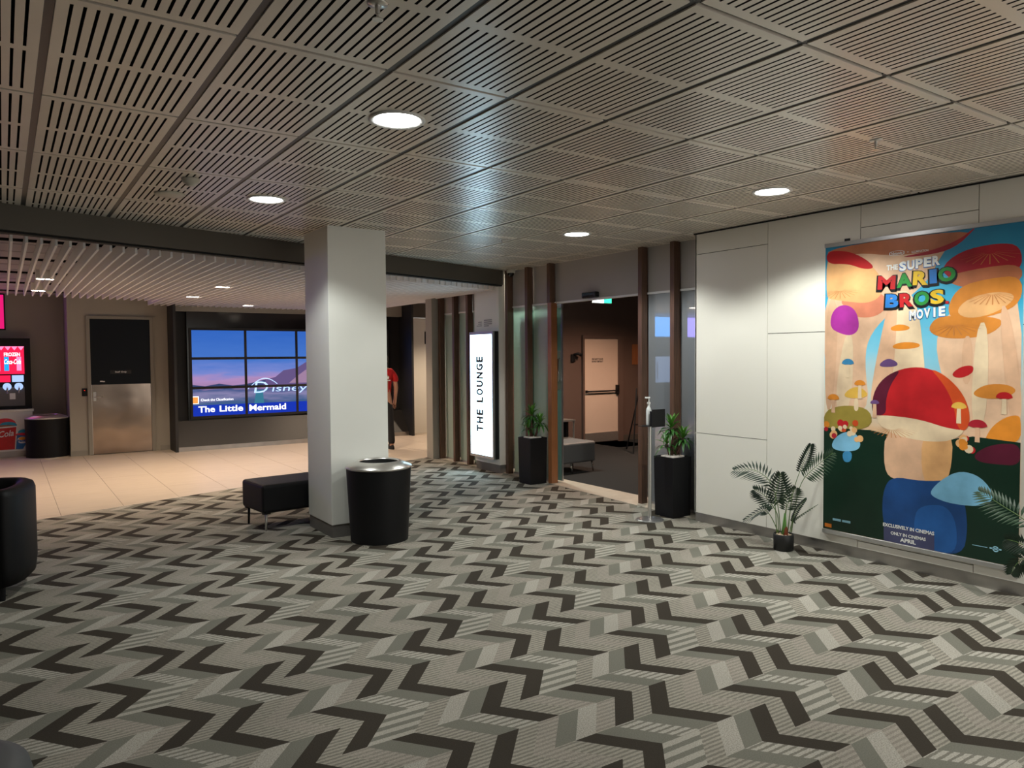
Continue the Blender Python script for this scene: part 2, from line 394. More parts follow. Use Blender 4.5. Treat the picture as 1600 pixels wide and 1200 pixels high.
for i in range(-6, 11):                                       # recessed runners between the tiles
    x = GX0+i*GDX
    MB().box(x-LG/2-.004, x+LG/2+.004, -2, min(BEAM(x)+.02, 9), HC+.006, HC+.022).build('grid_runner', 'ceil_rail', ce)
for j in range(-4, 6):
    y = GY0+j*GDY; xa = max(-5, (y-6.6)/0.305)
    MB().box(xa, 5.70, y-MG/2-.004, y+MG/2+.004, HC+.012, HC+.024).build('grid_cross_rail', 'ceil_rail', ce)
MB().box(5.44, 5.462, -2, 4.86, HC-.012, HC+.03).build('shadow_gap', 'black_gap', ce)

# ---- bulkhead beam across the ceiling
def skew(x0, x1, off0, off1, z0, z1):
    return MB().prism([(x0, BEAM(x0)+off0), (x1, BEAM(x1)+off0), (x1, BEAM(x1)+off1), (x0, BEAM(x0)+off1)], z0, z1)
tb = sroot('trim_1', 'dark brown bulkhead beam running slantwise under the ceiling', 'beam')
skew(-5, 5.56, 0.0, 0.10, 2.552, HC+0.10).build('beam_face', 'beam', tb)
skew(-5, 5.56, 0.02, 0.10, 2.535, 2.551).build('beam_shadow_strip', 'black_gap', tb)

# ---- lobby ceiling with hanging battens
lc = sroot('ceiling_lobby', 'white battens hanging below the panelled lobby ceiling', 'batten ceiling')
base = clip([(-7, 4), (5.74, 4), (5.74, 19), (-7, 19)], -0.305, 1, 6.70)
MB().prism(base, HL+0.012, HL+0.05).build('ceiling_board', 'black_gap', lc)
MB().box(5.74, 9.5, 10.4, 15.1, HL+0.012, HL+0.05).build('ceiling_board', 'black_gap', lc)
for n in range(-5, 20):
    ya, yb = 7.913+0.61*n-0.61+.02, 7.913+0.61*n-.02
    xm = 9.5 if ya > 10.3 else 5.74
    p = clip([(-7, ya), (xm, ya), (xm, yb), (-7, yb)], -0.305, 1, 6.72)
    if len(p) >= 3: MB().prism(p, HL, HL+0.011).build('ceiling_panel', 'lobby_ceil', lc)
for n in range(-3, 60):
    x = 0.080+0.0982*n
    if x > 5.62: ya = 10.45
    else: ya = BEAM(x)+0.15
    yb = 12.45+0.16*x if x < 2.0 else (13.78 if x < 6.80 else 13.80)
    if x > 5.85: continue
    MB().box(x-.0085, x+.0085, ya, yb, 2.492, 2.600).build('batten', 'batten', lc)
for y in (7.6, 9.0, 10.4, 11.8, 13.2):                        # hangers carrying the battens
    xb = min(5.6, (y-6.8)/0.305)
    if y > 10.5: xb = 5.85
    MB().box(-0.2, xb, y-.01, y+.01, 2.602, 2.625).build('batten_carrier', 'black_gap', lc)

# ---- right wall: white panels with shadow joints
wr = sroot('wall_right', 'white wall of large flat panels with thin dark joints', 'wall')
MB().box(XW+.012, 5.60, -2, 4.84, 0, HC).build('wall_backing', 'panel_joint', wr)
Y = [4.852, 4.040, 3.203, 2.367, 1.53, 0.69, -0.15, -2.0]
cols = {0: [.085, .852, 2.545, HC-.003], 1: [.085, 1.775, HC-.003], 2: [.085, .14, 2.562, HC-.003], 3: [.085, 1.779, HC-.003], 4: [.085, .852, 2.545, HC-.003], 5: [.085, 1.775, HC-.003], 6: [.085, HC-.003]}
g = 0.0028
for k, zs in cols.items():
    for z0, z1 in zip(zs, zs[1:]):
        MB().box(XW, XW+.02, Y[k+1]+g, Y[k]-g, z0+g, z1-g).build('wall_panel', 'wall_panel', wr)
MB().box(XW, 5.70, 4.836, 4.852, .085, HC).build('wall_end', 'wall_panel', wr)
bs = MB().box(XW+.008, 5.58, -2, 4.84, 0.0, .084).build('baseboard_right', 'steel_skirt'); struct(bs, 'brushed metal skirting along the white panelled wall', 'skirting')
struct(MB().box(XW+.008, 5.70, 4.84, 4.85, 0.0, .084).build('baseboard_right_end', 'steel_skirt'), 'short end of metal skirting beside black planter', 'skirting')

# ---- square column
co = thing('column', 'square white column standing in the carpeted foyer', 'column', (2.63, 6.55, 0))
MB().box(-.275, .275, -.30, .30, .115, HC+.005-0).build('shaft', 'white_paint', co, bevel=.004)
MB().box(-.268, .268, -.293, .293, 0.0, .115).build('skirting', 'skirt', co)

# ---- lobby back walls
struct(MB().box(.885, 2.40, 14.10, 14.30, 0, 2.75).build('wall_back', 'grey_wall'), 'grey plaster wall around the staff door', 'wall')
struct(MB().box(.885, 1.0, 14.30, 15.0, 0, 2.75).build('wall_return', 'grey_wall'), 'grey wall return behind the far litter bin', 'wall')
struct(MB().box(-7, .885, 15.0, 15.1, 0, 2.75).build('wall_counter', 'grey_wall'), 'grey wall behind the drinks counter', 'wall')
struct(MB().box(.88, 1.13, 14.088, 14.10, 0, .085).box(2.23, 2.385, 14.088, 14.10, 0, .085).build('baseboard_back', 'grey_trim'), 'grey skirting either side of staff door', 'skirting')
wv = sroot('wall_screen', 'dark surround of the video wall with projecting side wings', 'wall surround')
MB().box(2.39, 6.82, 14.02, 14.3, 0, 2.75).build('back_panel', 'black_matt', wv)
MB().box(2.44, 6.78, 13.86, 14.02, 2.42, 2.75).build('soffit_panel', 'grey_trim', wv)
MB().box(2.386, 2.43, 13.56, 14.1, 0.0, 2.72).build('side_wing', 'charcoal', wv)
MB().box(6.786, 6.83, 13.44, 14.1, 0.0, 2.72).build('side_wing', 'charcoal', wv)
MB().prism_yz([(13.62, .075), (13.92, .50), (14.02, .50), (14.02, .075)], 2.43, 6.786).build('plinth_slope', 'plinth', wv)
MB().box(2.43, 6.786, 13.60, 13.95, 0.0, .075).build('plinth_skirting', 'steel_skirt', wv)
struct(MB().box(6.83, 9.5, 13.85, 14.0, 0, 2.40).build('wall_corridor', 'wall_panel'), 'white wall right of the video wall', 'wall')
struct(MB().box(6.83, 9.5, 13.80, 14.0, 2.41, 2.75).build('trim_2', 'beam'), 'dark band above the white corridor wall', 'trim')
struct(MB().box(7.296, 7.56, 13.83, 13.849, 1.86, 2.12).build('trim_3', 'charcoal'), 'small grey plate on white corridor wall', 'wall plate')
# far left, right and rear shells, outside the frame
struct(MB().box(-7.1, -7.0, 4, 15.1, 0, 2.75).build('wall_left', 'off_wall'), 'plain wall at the far left end of lobby', 'wall')
struct(MB().box(-5.1, -5.0, -2, 7, 0, 2.9).build('wall_left_foyer', 'off_wall'), 'plain wall at the left end of foyer', 'wall')
struct(MB().box(-5.1, 3.0, -2.1, -2.0, 0, 2.9).build('wall_front_blocker', 'off_wall'), 'unseen wall added behind the viewer to block light at left', 'wall')  # added out of view to hold ambient light off the left carpet
struct(MB().box(9.5, 9.6, 10.5, 14.0, 0, 2.75).build('wall_corridor_end', 'off_wall'), 'plain wall at the end of corridor', 'wall')

# ================================================================== LOUNGE FRONT
lf = sroot('wall_lounge', 'lounge shopfront of timber fins with glass between', 'shopfront')
GLX = 5.705
HZ = 2.255
def wp(mb, name, m, **k): return mb.build(name, m, lf, **k)
wp(MB().box(5.50, 5.76, 10.20, 10.40, 0, 2.75), 'nib_wall', 'grey_wall')
fins = [10.187, 9.753, 9.352, 8.32, 7.860, 5.780, 5.320]
for y in fins: wp(MB().box(5.605, 5.69, y-.056, y, .0, HC), 'timber_fin', 'wood', bevel=.002)
wp(MB().box(5.605, 5.70, 7.30, 7.375, 0, HZ+.0), 'door_post', 'wood_post', bevel=.002)
wp(MB().box(5.612, 5.69, 7.335, 7.395, HZ, HC), 'timber_fin', 'wood', bevel=.002)
edges = [10.20, 9.753-.056, 9.352-.056, 8.98]
for ya, yb in ((10.131, 9.753), (9.697, 9.352), (9.296, 8.98)):
    wp(MB().box(5.70, 5.73, yb+.002, ya-.002, HZ, 2.74), 'head_panel', 'head_panel')
for ya, yb in ((8.264, 7.86), (7.804, 7.395), (7.335, 5.78), (5.724, 5.32), (5.264, 4.852)):
    wp(MB().box(5.70, 5.73, yb+.002, ya-.002, HZ+.012, 2.80), 'head_panel', 'head_panel')
for ya, yb in ((10.131, 9.753), (9.697, 9.352), (9.296, 8.98), (8.264, 7.86), (7.804, 7.375), (7.30, 5.78), (5.724, 5.32), (5.264, 4.852)):
    wp(MB().box(5.690, 5.74, yb, ya, HZ-.012, HZ+.010), 'head_rail', 'alu_white')
wn = 0
for ya, yb, m_ in ((10.131, 9.753, 'frosted'), (9.697, 9.352, 'frosted'), (9.296, 8.98, 'frosted'), (8.264, 7.86, 'frosted'), (7.804, 7.375, 'frosted'), (5.724, 5.32, 'tinted'), (5.264, 4.852, 'tinted')):
    wn += 1
    nm = {'frosted': 'frosted green glass pane', 'tinted': 'grey tinted reflective glass pane'}[m_]
    wh = ['beside the end of the lounge front', 'left of the lit lounge sign, second from the end', 'partly behind the lit lounge sign', 'right of the pilaster, behind the left planter', 'behind left planter next to door post', 'behind the hand sanitiser stand', 'behind the right planter beside white wall'][wn-1]
    r = sroot('window_%d' % wn, nm+' '+wh, 'glass pane')
    MB().box(GLX, GLX+.012, yb, ya, .03, HZ-.012).build('glass', m_, r)
    MB().box(GLX-.012, GLX+.02, yb, ya, .0, .03).build('sill_channel', 'alu', r)
wp(MB().box(5.53, 5.72, 8.36, 8.985, .115, HC+.0), 'pilaster', 'white_paint', bevel=.003)
wp(MB().box(5.538, 5.72, 8.368, 8.977, 0.0, .115), 'pilaster_skirting', 'skirt')
# pale stone threshold
sl = sroot('trim_4', 'pale stone threshold strip under the lounge front', 'threshold')
MB().prism([(5.50, 4.86), (5.93, 4.86), (5.93, 7.6), (5.62, 7.6), (5.50, 5.5)], -.02, .004).build('stone_strip', 'stone_sill', sl)
MB().box(5.60, 5.93, 7.605, 10.19, -.02, .004).build('stone_strip', 'stone_sill', sl)
# lounge room behind
struct(MB().box(5.93, 10.6, 4.4, 10.4, -.03, .0).build('floor_lounge', 'lounge_carpet'), 'dark grey carpet inside the lounge', 'carpet')
struct(MB().box(5.73, 10.6, 10.27, 10.4, 0, 2.95).build('wall_lounge_back', 'lounge_wall'), 'brown back wall of the lounge around its door', 'wall')
struct(MB().box(10.6, 10.7, 4.4, 10.4, 0, 2.95).build('wall_lounge_right', 'lounge_wall'), 'brown side wall of the lounge', 'wall')
struct(MB().box(5.6, 10.7, 4.3, 4.4, 0, 2.95).build('wall_lounge_front', 'lounge_wall'), 'brown near wall of the lounge', 'wall')
struct(MB().box(5.74, 10.7, 4.3, 10.4, 2.95, 3.0).build('ceiling_lounge', 'lounge_wall'), 'dark ceiling of the lounge', 'ceiling')
struct(MB().box(5.74, 8.55, 10.255, 10.27, 0, .10).box(9.55, 10.6, 10.255, 10.27, 0, .10).build('baseboard_lounge', 'sill_dark'), 'dark skirting of the lounge back wall', 'skirting')
# sliding glass door leaf, parked open
dr = sroot('door_1', 'open sliding glass door leaf beside the timber door post', 'sliding door')
MB().box(5.775, 5.787, 7.31, 8.10, .02, HZ-.05).build('glass_leaf', 'glass_green', dr)
MB().box(5.770, 5.792, 7.300, 7.312, .02, HZ-.05).build('edge_rail', 'alu', dr)
MB().box(5.765, 5.797, 7.30, 8.10, HZ-.06, HZ-.012).build('top_rail', 'alu', dr)
MB().box(5.771, 5.791, 7.31, 7.40, 1.17, 1.66).build('lock_plate', 'steel', dr)
MB().tube([(5.765, 7.33, 1.28), (5.735, 7.33, 1.28), (5.735, 7.33, 1.56), (5.765, 7.33, 1.56)], .009).build('handle', 'chrome', dr, smooth=True)
# lounge inner door
dr = sroot('door_2', 'pale cream door with a black panic bar inside the lounge', 'door')
MB().box(8.60, 9.41, 10.235, 10.27, .02, 1.90).build('door_leaf', 'cream_door', dr)
MB().box(8.60, 9.41, 10.228, 10.235, .02, .19).build('kick_plate', 'steel', dr)
MB().box(8.56, 8.60, 10.215, 10.27, 0, 1.90).build('door_frame', 'lounge_wall', dr)
MB().box(9.41, 9.53, 10.215, 10.27, 0, 1.90).build('door_frame', 'lounge_wall', dr)
MB().box(8.56, 9.53, 10.215, 10.27, 1.90, 1.96).build('door_frame', 'lounge_wall', dr)
pb = MB().tube([(8.62, 10.18, .945), (9.36, 10.18, .945)], .015, 10).build('panic_bar', 'black_box', dr, smooth=True)
MB().box(9.35, 9.40, 10.18, 10.235, .88, 1.05).box(8.62, 8.65, 10.19, 10.235, .925, .968).build('bar_end', 'black_box', pb)
t = MB(); Od = (8.78, 10.232, 1.47)
t.text('FIRE SAFETY DOOR', Od, (1,0,0), (0,0,1), (0, .27, .045, .075), bold=.03)
t.text('DO NOT OBSTRUCT', Od, (1,0,0), (0,0,1), (0, .27, 0, .030), bold=.03)
t.build('lettering', 'ink', dr)

# ---- staff door
dr = sroot('door_3', 'staff door, dark upper half and steel kick plate below', 'door')
MB().box(1.20, 2.10, 14.075, 14.10, .01, 2.265).build('door_leaf', 'navy_door', dr)
MB().box(1.205, 2.095, 14.070, 14.075, .012, 1.17).build('kick_plate', 'kick_steel', dr)
MB().box(1.145, 1.20, 14.06, 14.10, 0, 2.265).build('door_frame', 'grey_trim', dr)
MB().box(2.10, 2.155, 14.06, 14.10, 0, 2.265).build('door_frame', 'grey_trim', dr)
MB().box(1.145, 2.155, 14.06, 14.10, 2.265, 2.31).build('door_frame', 'grey_trim', dr)
sg = MB().box(1.485, 1.80, 14.064, 14.072, 1.345, 1.405).build('name_plate', 'charcoal', dr)
MB().text('Staff Only', (1.555, 14.0625, 1.358), (1,0,0), (0,0,1), (0, .175, 0, .034), bold=.02).build('lettering', 'white_ink', sg)
h = MB().box(1.225, 1.265, 14.058, 14.070, .90, 1.05).build('handle_plate', 'steel', dr)
MB().tube([(1.245, 14.06, .965), (1.245, 14.02, .965), (1.36, 14.015, .965)], .010, 8).build('lever', 'steel', h, smooth=True)
MB().box(1.33, 1.37, 14.062, 14.070, 1.215, 1.235).box(1.37, 1.40, 14.062, 14.070, 1.212, 1.232).build('sticker', 'white_ink', dr)
MB().box(1.20, 1.206, 14.066, 14.10, .012, 1.17).build('edge_strip', 'steel', dr)

# ================================================================== THINGS
# ---- video wall
vw = thing('video_wall', 'video wall of twelve screens showing a dusk lake and film title', 'video wall', (0, 0, 0))
VX0, VX1, VZ0, VZ1, VY = 2.72, 6.485, .55, 2.115, 13.93
def screen_mat():
    m = bpy.data.materials.new('screen_image'); m.use_nodes = True; nt = m.node_tree; nt.nodes.remove(nt.nodes['Principled BSDF'])
    tc = nt.nodes.new('ShaderNodeTexCoord'); sp = nt.nodes.new('ShaderNodeSeparateXYZ'); nt.links.new(tc.outputs['Object'], sp.inputs[0])
    mp = nt.nodes.new('ShaderNodeMapping'); mp.inputs['Scale'].default_value = (1.2, 1, 7); nt.links.new(tc.outputs['Object'], mp.inputs[0])
    n = nt.nodes.new('ShaderNodeTexNoise'); n.inputs['Scale'].default_value = 1.6; n.inputs['Detail'].default_value = 4; nt.links.new(mp.outputs[0], n.inputs['Vector'])
    ad = nt.nodes.new('ShaderNodeMath'); ad.operation = 'MULTIPLY_ADD'; ad.inputs[1].default_value = 0.30; nt.links.new(n.outputs[0], ad.inputs[0]); nt.links.new(sp.outputs['Z'], ad.inputs[2])
    mr = nt.nodes.new('ShaderNodeMapRange'); mr.inputs[1].default_value = .55+.15; mr.inputs[2].default_value = 2.115+.15; nt.links.new(ad.outputs[0], mr.inputs[0])
    r = nt.nodes.new('ShaderNodeValToRGB'); cr = r.color_ramp
    st = [(0.0, (.03, .07, .20)), (.16, (.06, .12, .27)), (.24, (.26, .24, .44)), (.31, (.06, .10, .26)), (.345, (.40, .24, .44)), (.42, (.46, .28, .54)), (.50, (.20, .26, .66)), (.66, (.065, .19, .62)), (1.0, (.035, .14, .56))]
    cr.elements[0].position, cr.elements[0].color = st[0][0], (*st[0][1], 1)
    cr.elements[1].position, cr.elements[1].color = st[-1][0], (*st[-1][1], 1)
    for p, c in st[1:-1]: e = cr.elements.new(p); e.color = (*c, 1)
    nt.links.new(mr.outputs[0], r.inputs[0])
    e = nt.nodes.new('ShaderNodeEmission'); e.inputs[1].default_value = 0.95; nt.links.new(r.outputs[0], e.inputs[0])
    nt.links.new(e.outputs[0], nt.nodes['Material Output'].inputs[0]); M['screen_image'] = m
screen_mat()
emit('vid_hill', (.055, .075, .19), 0.8); emit('vid_rock', (.16, .11, .28), 0.85); emit('vid_rock2', (.42, .26, .42), 0.85)
emit('vid_banner', (.010, .035, .42), 1.1); emit('vid_white', (.95, .95, 1.0), 1.6); emit('vid_orange', (1.0, .36, .08), 1.1); emit('vid_glow', (.45, .62, 1.0), 1.5); emit('vid_teal', (.05, .22, .33), .9)
MB().box(VX0-.05, VX1+.05, VY+.006, 14.02, VZ0-.06, 2.42).build('housing', 'black_gloss', vw)
cw, ch, bz = (VX1-VX0)/4, (VZ1-VZ0)/3, .022
for i in range(4):
    for j in range(3):
        MB().box(VX0+i*cw, VX0+(i+1)*cw, VY, VY+.005, VZ0+j*ch, VZ0+(j+1)*ch).build('screen', 'screen_image', vw)
for i in range(5): MB().box(VX0+i*cw-bz, VX0+i*cw+bz, VY-.012, VY+.005, VZ0-.02, VZ1+.02).build('bezel', 'black_matt', vw)
for j in range(4): MB().box(VX0-bz, VX1+bz, VY-.0125, VY+.005, VZ0+j*ch-bz, VZ0+j*ch+bz).build('bezel', 'black_matt', vw)
im = MB(); yy = VY-.0015
def vpoly(pts, mi, dy=0.0): im.add([(x, yy-dy, z) for x, z in pts], [list(range(len(pts)))], mi)
hz = [1.13, 1.10, 1.14, 1.10, 1.12, 1.17, 1.22, 1.15, 1.11, 1.14, 1.10, 1.12, 1.15, 1.13, 1.18, 1.14, 1.16]
vpoly([(VX0, 1.06)]+[(VX1, 1.06)]+[(VX1-(VX1-VX0)*k/16, hz[16-k]) for k in range(17)], 0)
vpoly([(3.95, 1.06), (6.0, 1.06), (5.95, 1.16), (5.7, 1.32), (5.45, 1.42), (5.1, 1.56), (4.8, 1.52), (4.6, 1.40), (4.35, 1.36), (4.2, 1.24), (4.02, 1.19)], 1, .0004)
vpoly([(4.45, 1.12), (5.4, 1.12), (5.3, 1.26), (5.05, 1.40), (4.8, 1.38), (4.6, 1.24)], 2, .0008)
vpoly([(3.80, .76), (3.98, .76), (3.96, 1.0), (3.84, 1.0)], 7, .0006)
vpoly([(VX0, VZ0), (VX1, VZ0), (VX1, .765), (VX0, .765)], 3, .0006)
vpoly([(VX0+.02, .79), (2.842, .79), (2.842, .925), (VX0+.02, .925)], 4, .0007)
vpoly([(VX0+.02, .80), (2.828, .80), (2.828, .912), (VX0+.02, .912)], 5, .0010)
vo = (0, yy-.0012, 0)
im.text('The', vo, (1,0,0), (0,0,1), (2.83, 3.11, .635, .745), 4, bold=.022)
im.text('Little', vo, (1,0,0), (0,0,1), (3.19, 3.60, .635, .745), 4, bold=.022)
im.text('Mermaid', vo, (1,0,0), (0,0,1), (3.71, 4.385, .625, .740), 4, bold=.022)
im.text('Check the Classification', vo, (1,0,0), (0,0,1), (2.875, 3.43, .835, .880), 4, bold=.015)
im.text('isney', vo, (1,0,0), (0,0,1), (4.13, 4.80, .93, 1.08), 6, bold=.0, shear=.12)
im.text('D', vo, (1,0,0), (0,0,1), (3.80, 4.06, .95, 1.16), 6, bold=.0, shear=.12)
sw = [(3.70+.62*math.sin(a), .965+.24*max(0, math.cos(a))) for a in [(-1.0+2.1*k/14) for k in range(15)]]
arc = [(3.69+.045*k, 1.02+.19*math.sin(math.pi*k/14)) for k in range(13)]
for (xa, za), (xb, zb) in zip(arc, arc[1:]): im.add([(xa, yy-.0011, za), (xb, yy-.0011, zb), (xb, yy-.0011, zb+.016), (xa, yy-.0011, za+.016)], [(0,1,2,3)], 6)
im.build('picture', ['vid_hill', 'vid_rock', 'vid_rock2', 'vid_banner', 'vid_white', 'vid_orange', 'vid_glow', 'vid_teal'], vw)

# ---- THE LOUNGE light box
lb = thing('lightbox_sign', 'tall white lightbox sign lettered THE LOUNGE on the pilaster', 'sign', (5.44, 8.68, 0))
MB().box(.0, .088, -.305, .305, .195, 1.935).build('case', 'alu', lb)
MB().box(.028, .089, -.3065, -.304, .197, 1.933).build('side_panel', 'black_matt', lb)
MB().box(-.004, .0, -.272, .272, .232, 1.895).build('lit_face', 'sign_face', lb)
zc = .555
for ch_ in 'THE LOUNGE':
    if ch_ == ' ': zc += .075; continue
    w_ = .078 if ch_ in 'EL' else .092
    MB().text(ch_, (-.006, 0, 0), (0,0,1), (0,1,0), (zc, zc+w_, -.060, .115), 0, bold=.05).build('letter', 'ink', lb)
    zc += w_+.022
nt_ = MB()
for k in range(4):
    if k < 3: nt_.box(5.527, 5.53, 8.79, 8.79+(.09 if k < 2 else .13), 2.075-.026*k-.006, 2.075-.026*k+.004)
for k in range(4): nt_.box(5.527, 5.53, 8.60-.0-(.20 if k < 3 else .12)+.13, 8.60+.13, 2.095-.026*k-.007, 2.095-.026*k+.006)
tag(nt_.build('notice_lettering', 'print_faint'), 'small rows of dark notice print above the lounge lightbox', 'notice')

# ---- film banner
bn = thing('film_banner', 'large hanging film banner with bright mushroom forest on white wall', 'banner', (0, 0, 0))
PXF = XW-.014
def art_bg():
    m = bpy.data.materials.new('print_sky'); m.use_nodes = True; nt = m.node_tree; b = nt.nodes['Principled BSDF']; b.inputs['Roughness'].default_value = .35
    tc = nt.nodes.new('ShaderNodeTexCoord'); sp = nt.nodes.new('ShaderNodeSeparateXYZ'); nt.links.new(tc.outputs['Object'], sp.inputs[0])
    n = nt.nodes.new('ShaderNodeTexNoise'); n.inputs['Scale'].default_value = 2.2; n.inputs['Detail'].default_value = 3; nt.links.new(tc.outputs['Object'], n.inputs['Vector'])
    ad = nt.nodes.new('ShaderNodeMath'); ad.operation = 'MULTIPLY_ADD'; ad.inputs[1].default_value = .5; nt.links.new(n.outputs[0], ad.inputs[0]); nt.links.new(sp.outputs['Z'], ad.inputs[2])
    mr = nt.nodes.new('ShaderNodeMapRange'); mr.inputs[1].default_value = 1.25; mr.inputs[2].default_value = 2.7; nt.links.new(ad.outputs[0], mr.inputs[0])
    r = nt.nodes.new('ShaderNodeValToRGB'); cr = r.color_ramp
    cr.elements[0].color = (.80, .55, .34, 1); cr.elements[1].color = (.015, .20, .36, 1)
    for p, c in ((.22, (.62, .66, .60)), (.42, (.22, .58, .76)), (.65, (.05, .42, .66))): e = cr.elements.new(p); e.color = (*c, 1)
    nt.links.new(mr.outputs[0], r.inputs[0]); nt.links.new(r.outputs[0], b.inputs['Base Color']); M['print_sky'] = m
art_bg()
for k, c in dict(haze=(.80,.50,.33), o_dusk=(.50,.17,.08), crim=(.42,.02,.035), peach=(.72,.44,.28), cream=(.82,.60,.40), pink=(.70,.24,.14), o_light=(.80,.42,.18), red=(.50,.018,.022), purple=(.42,.04,.34),
                 orange=(.72,.25,.03), violet=(.14,.07,.20), o_mid=(.66,.24,.04), olive=(.34,.26,.05), yellow=(.75,.45,.08), ground=(.007,.028,.016), wine=(.10,.012,.03), paleblue=(.20,.46,.66),
                 skyblue=(.05,.24,.46), deepblue=(.014,.065,.22), blue=(.02,.11,.36), o_red=(.62,.08,.02), slate=(.07,.075,.16), gill=(.56,.22,.07), p_green=(.03,.28,.05), p_yellow=(.80,.50,.03), p_blue=(.03,.20,.60), p_black=(.01,.01,.012), p_orange=(.70,.20,.02), p_ice=(.30,.58,.72)).items():
    mat('print_'+k, c, .32, 0, .4, var=.32 if k not in ('ground', 'slate') else .15, scale=3.2)
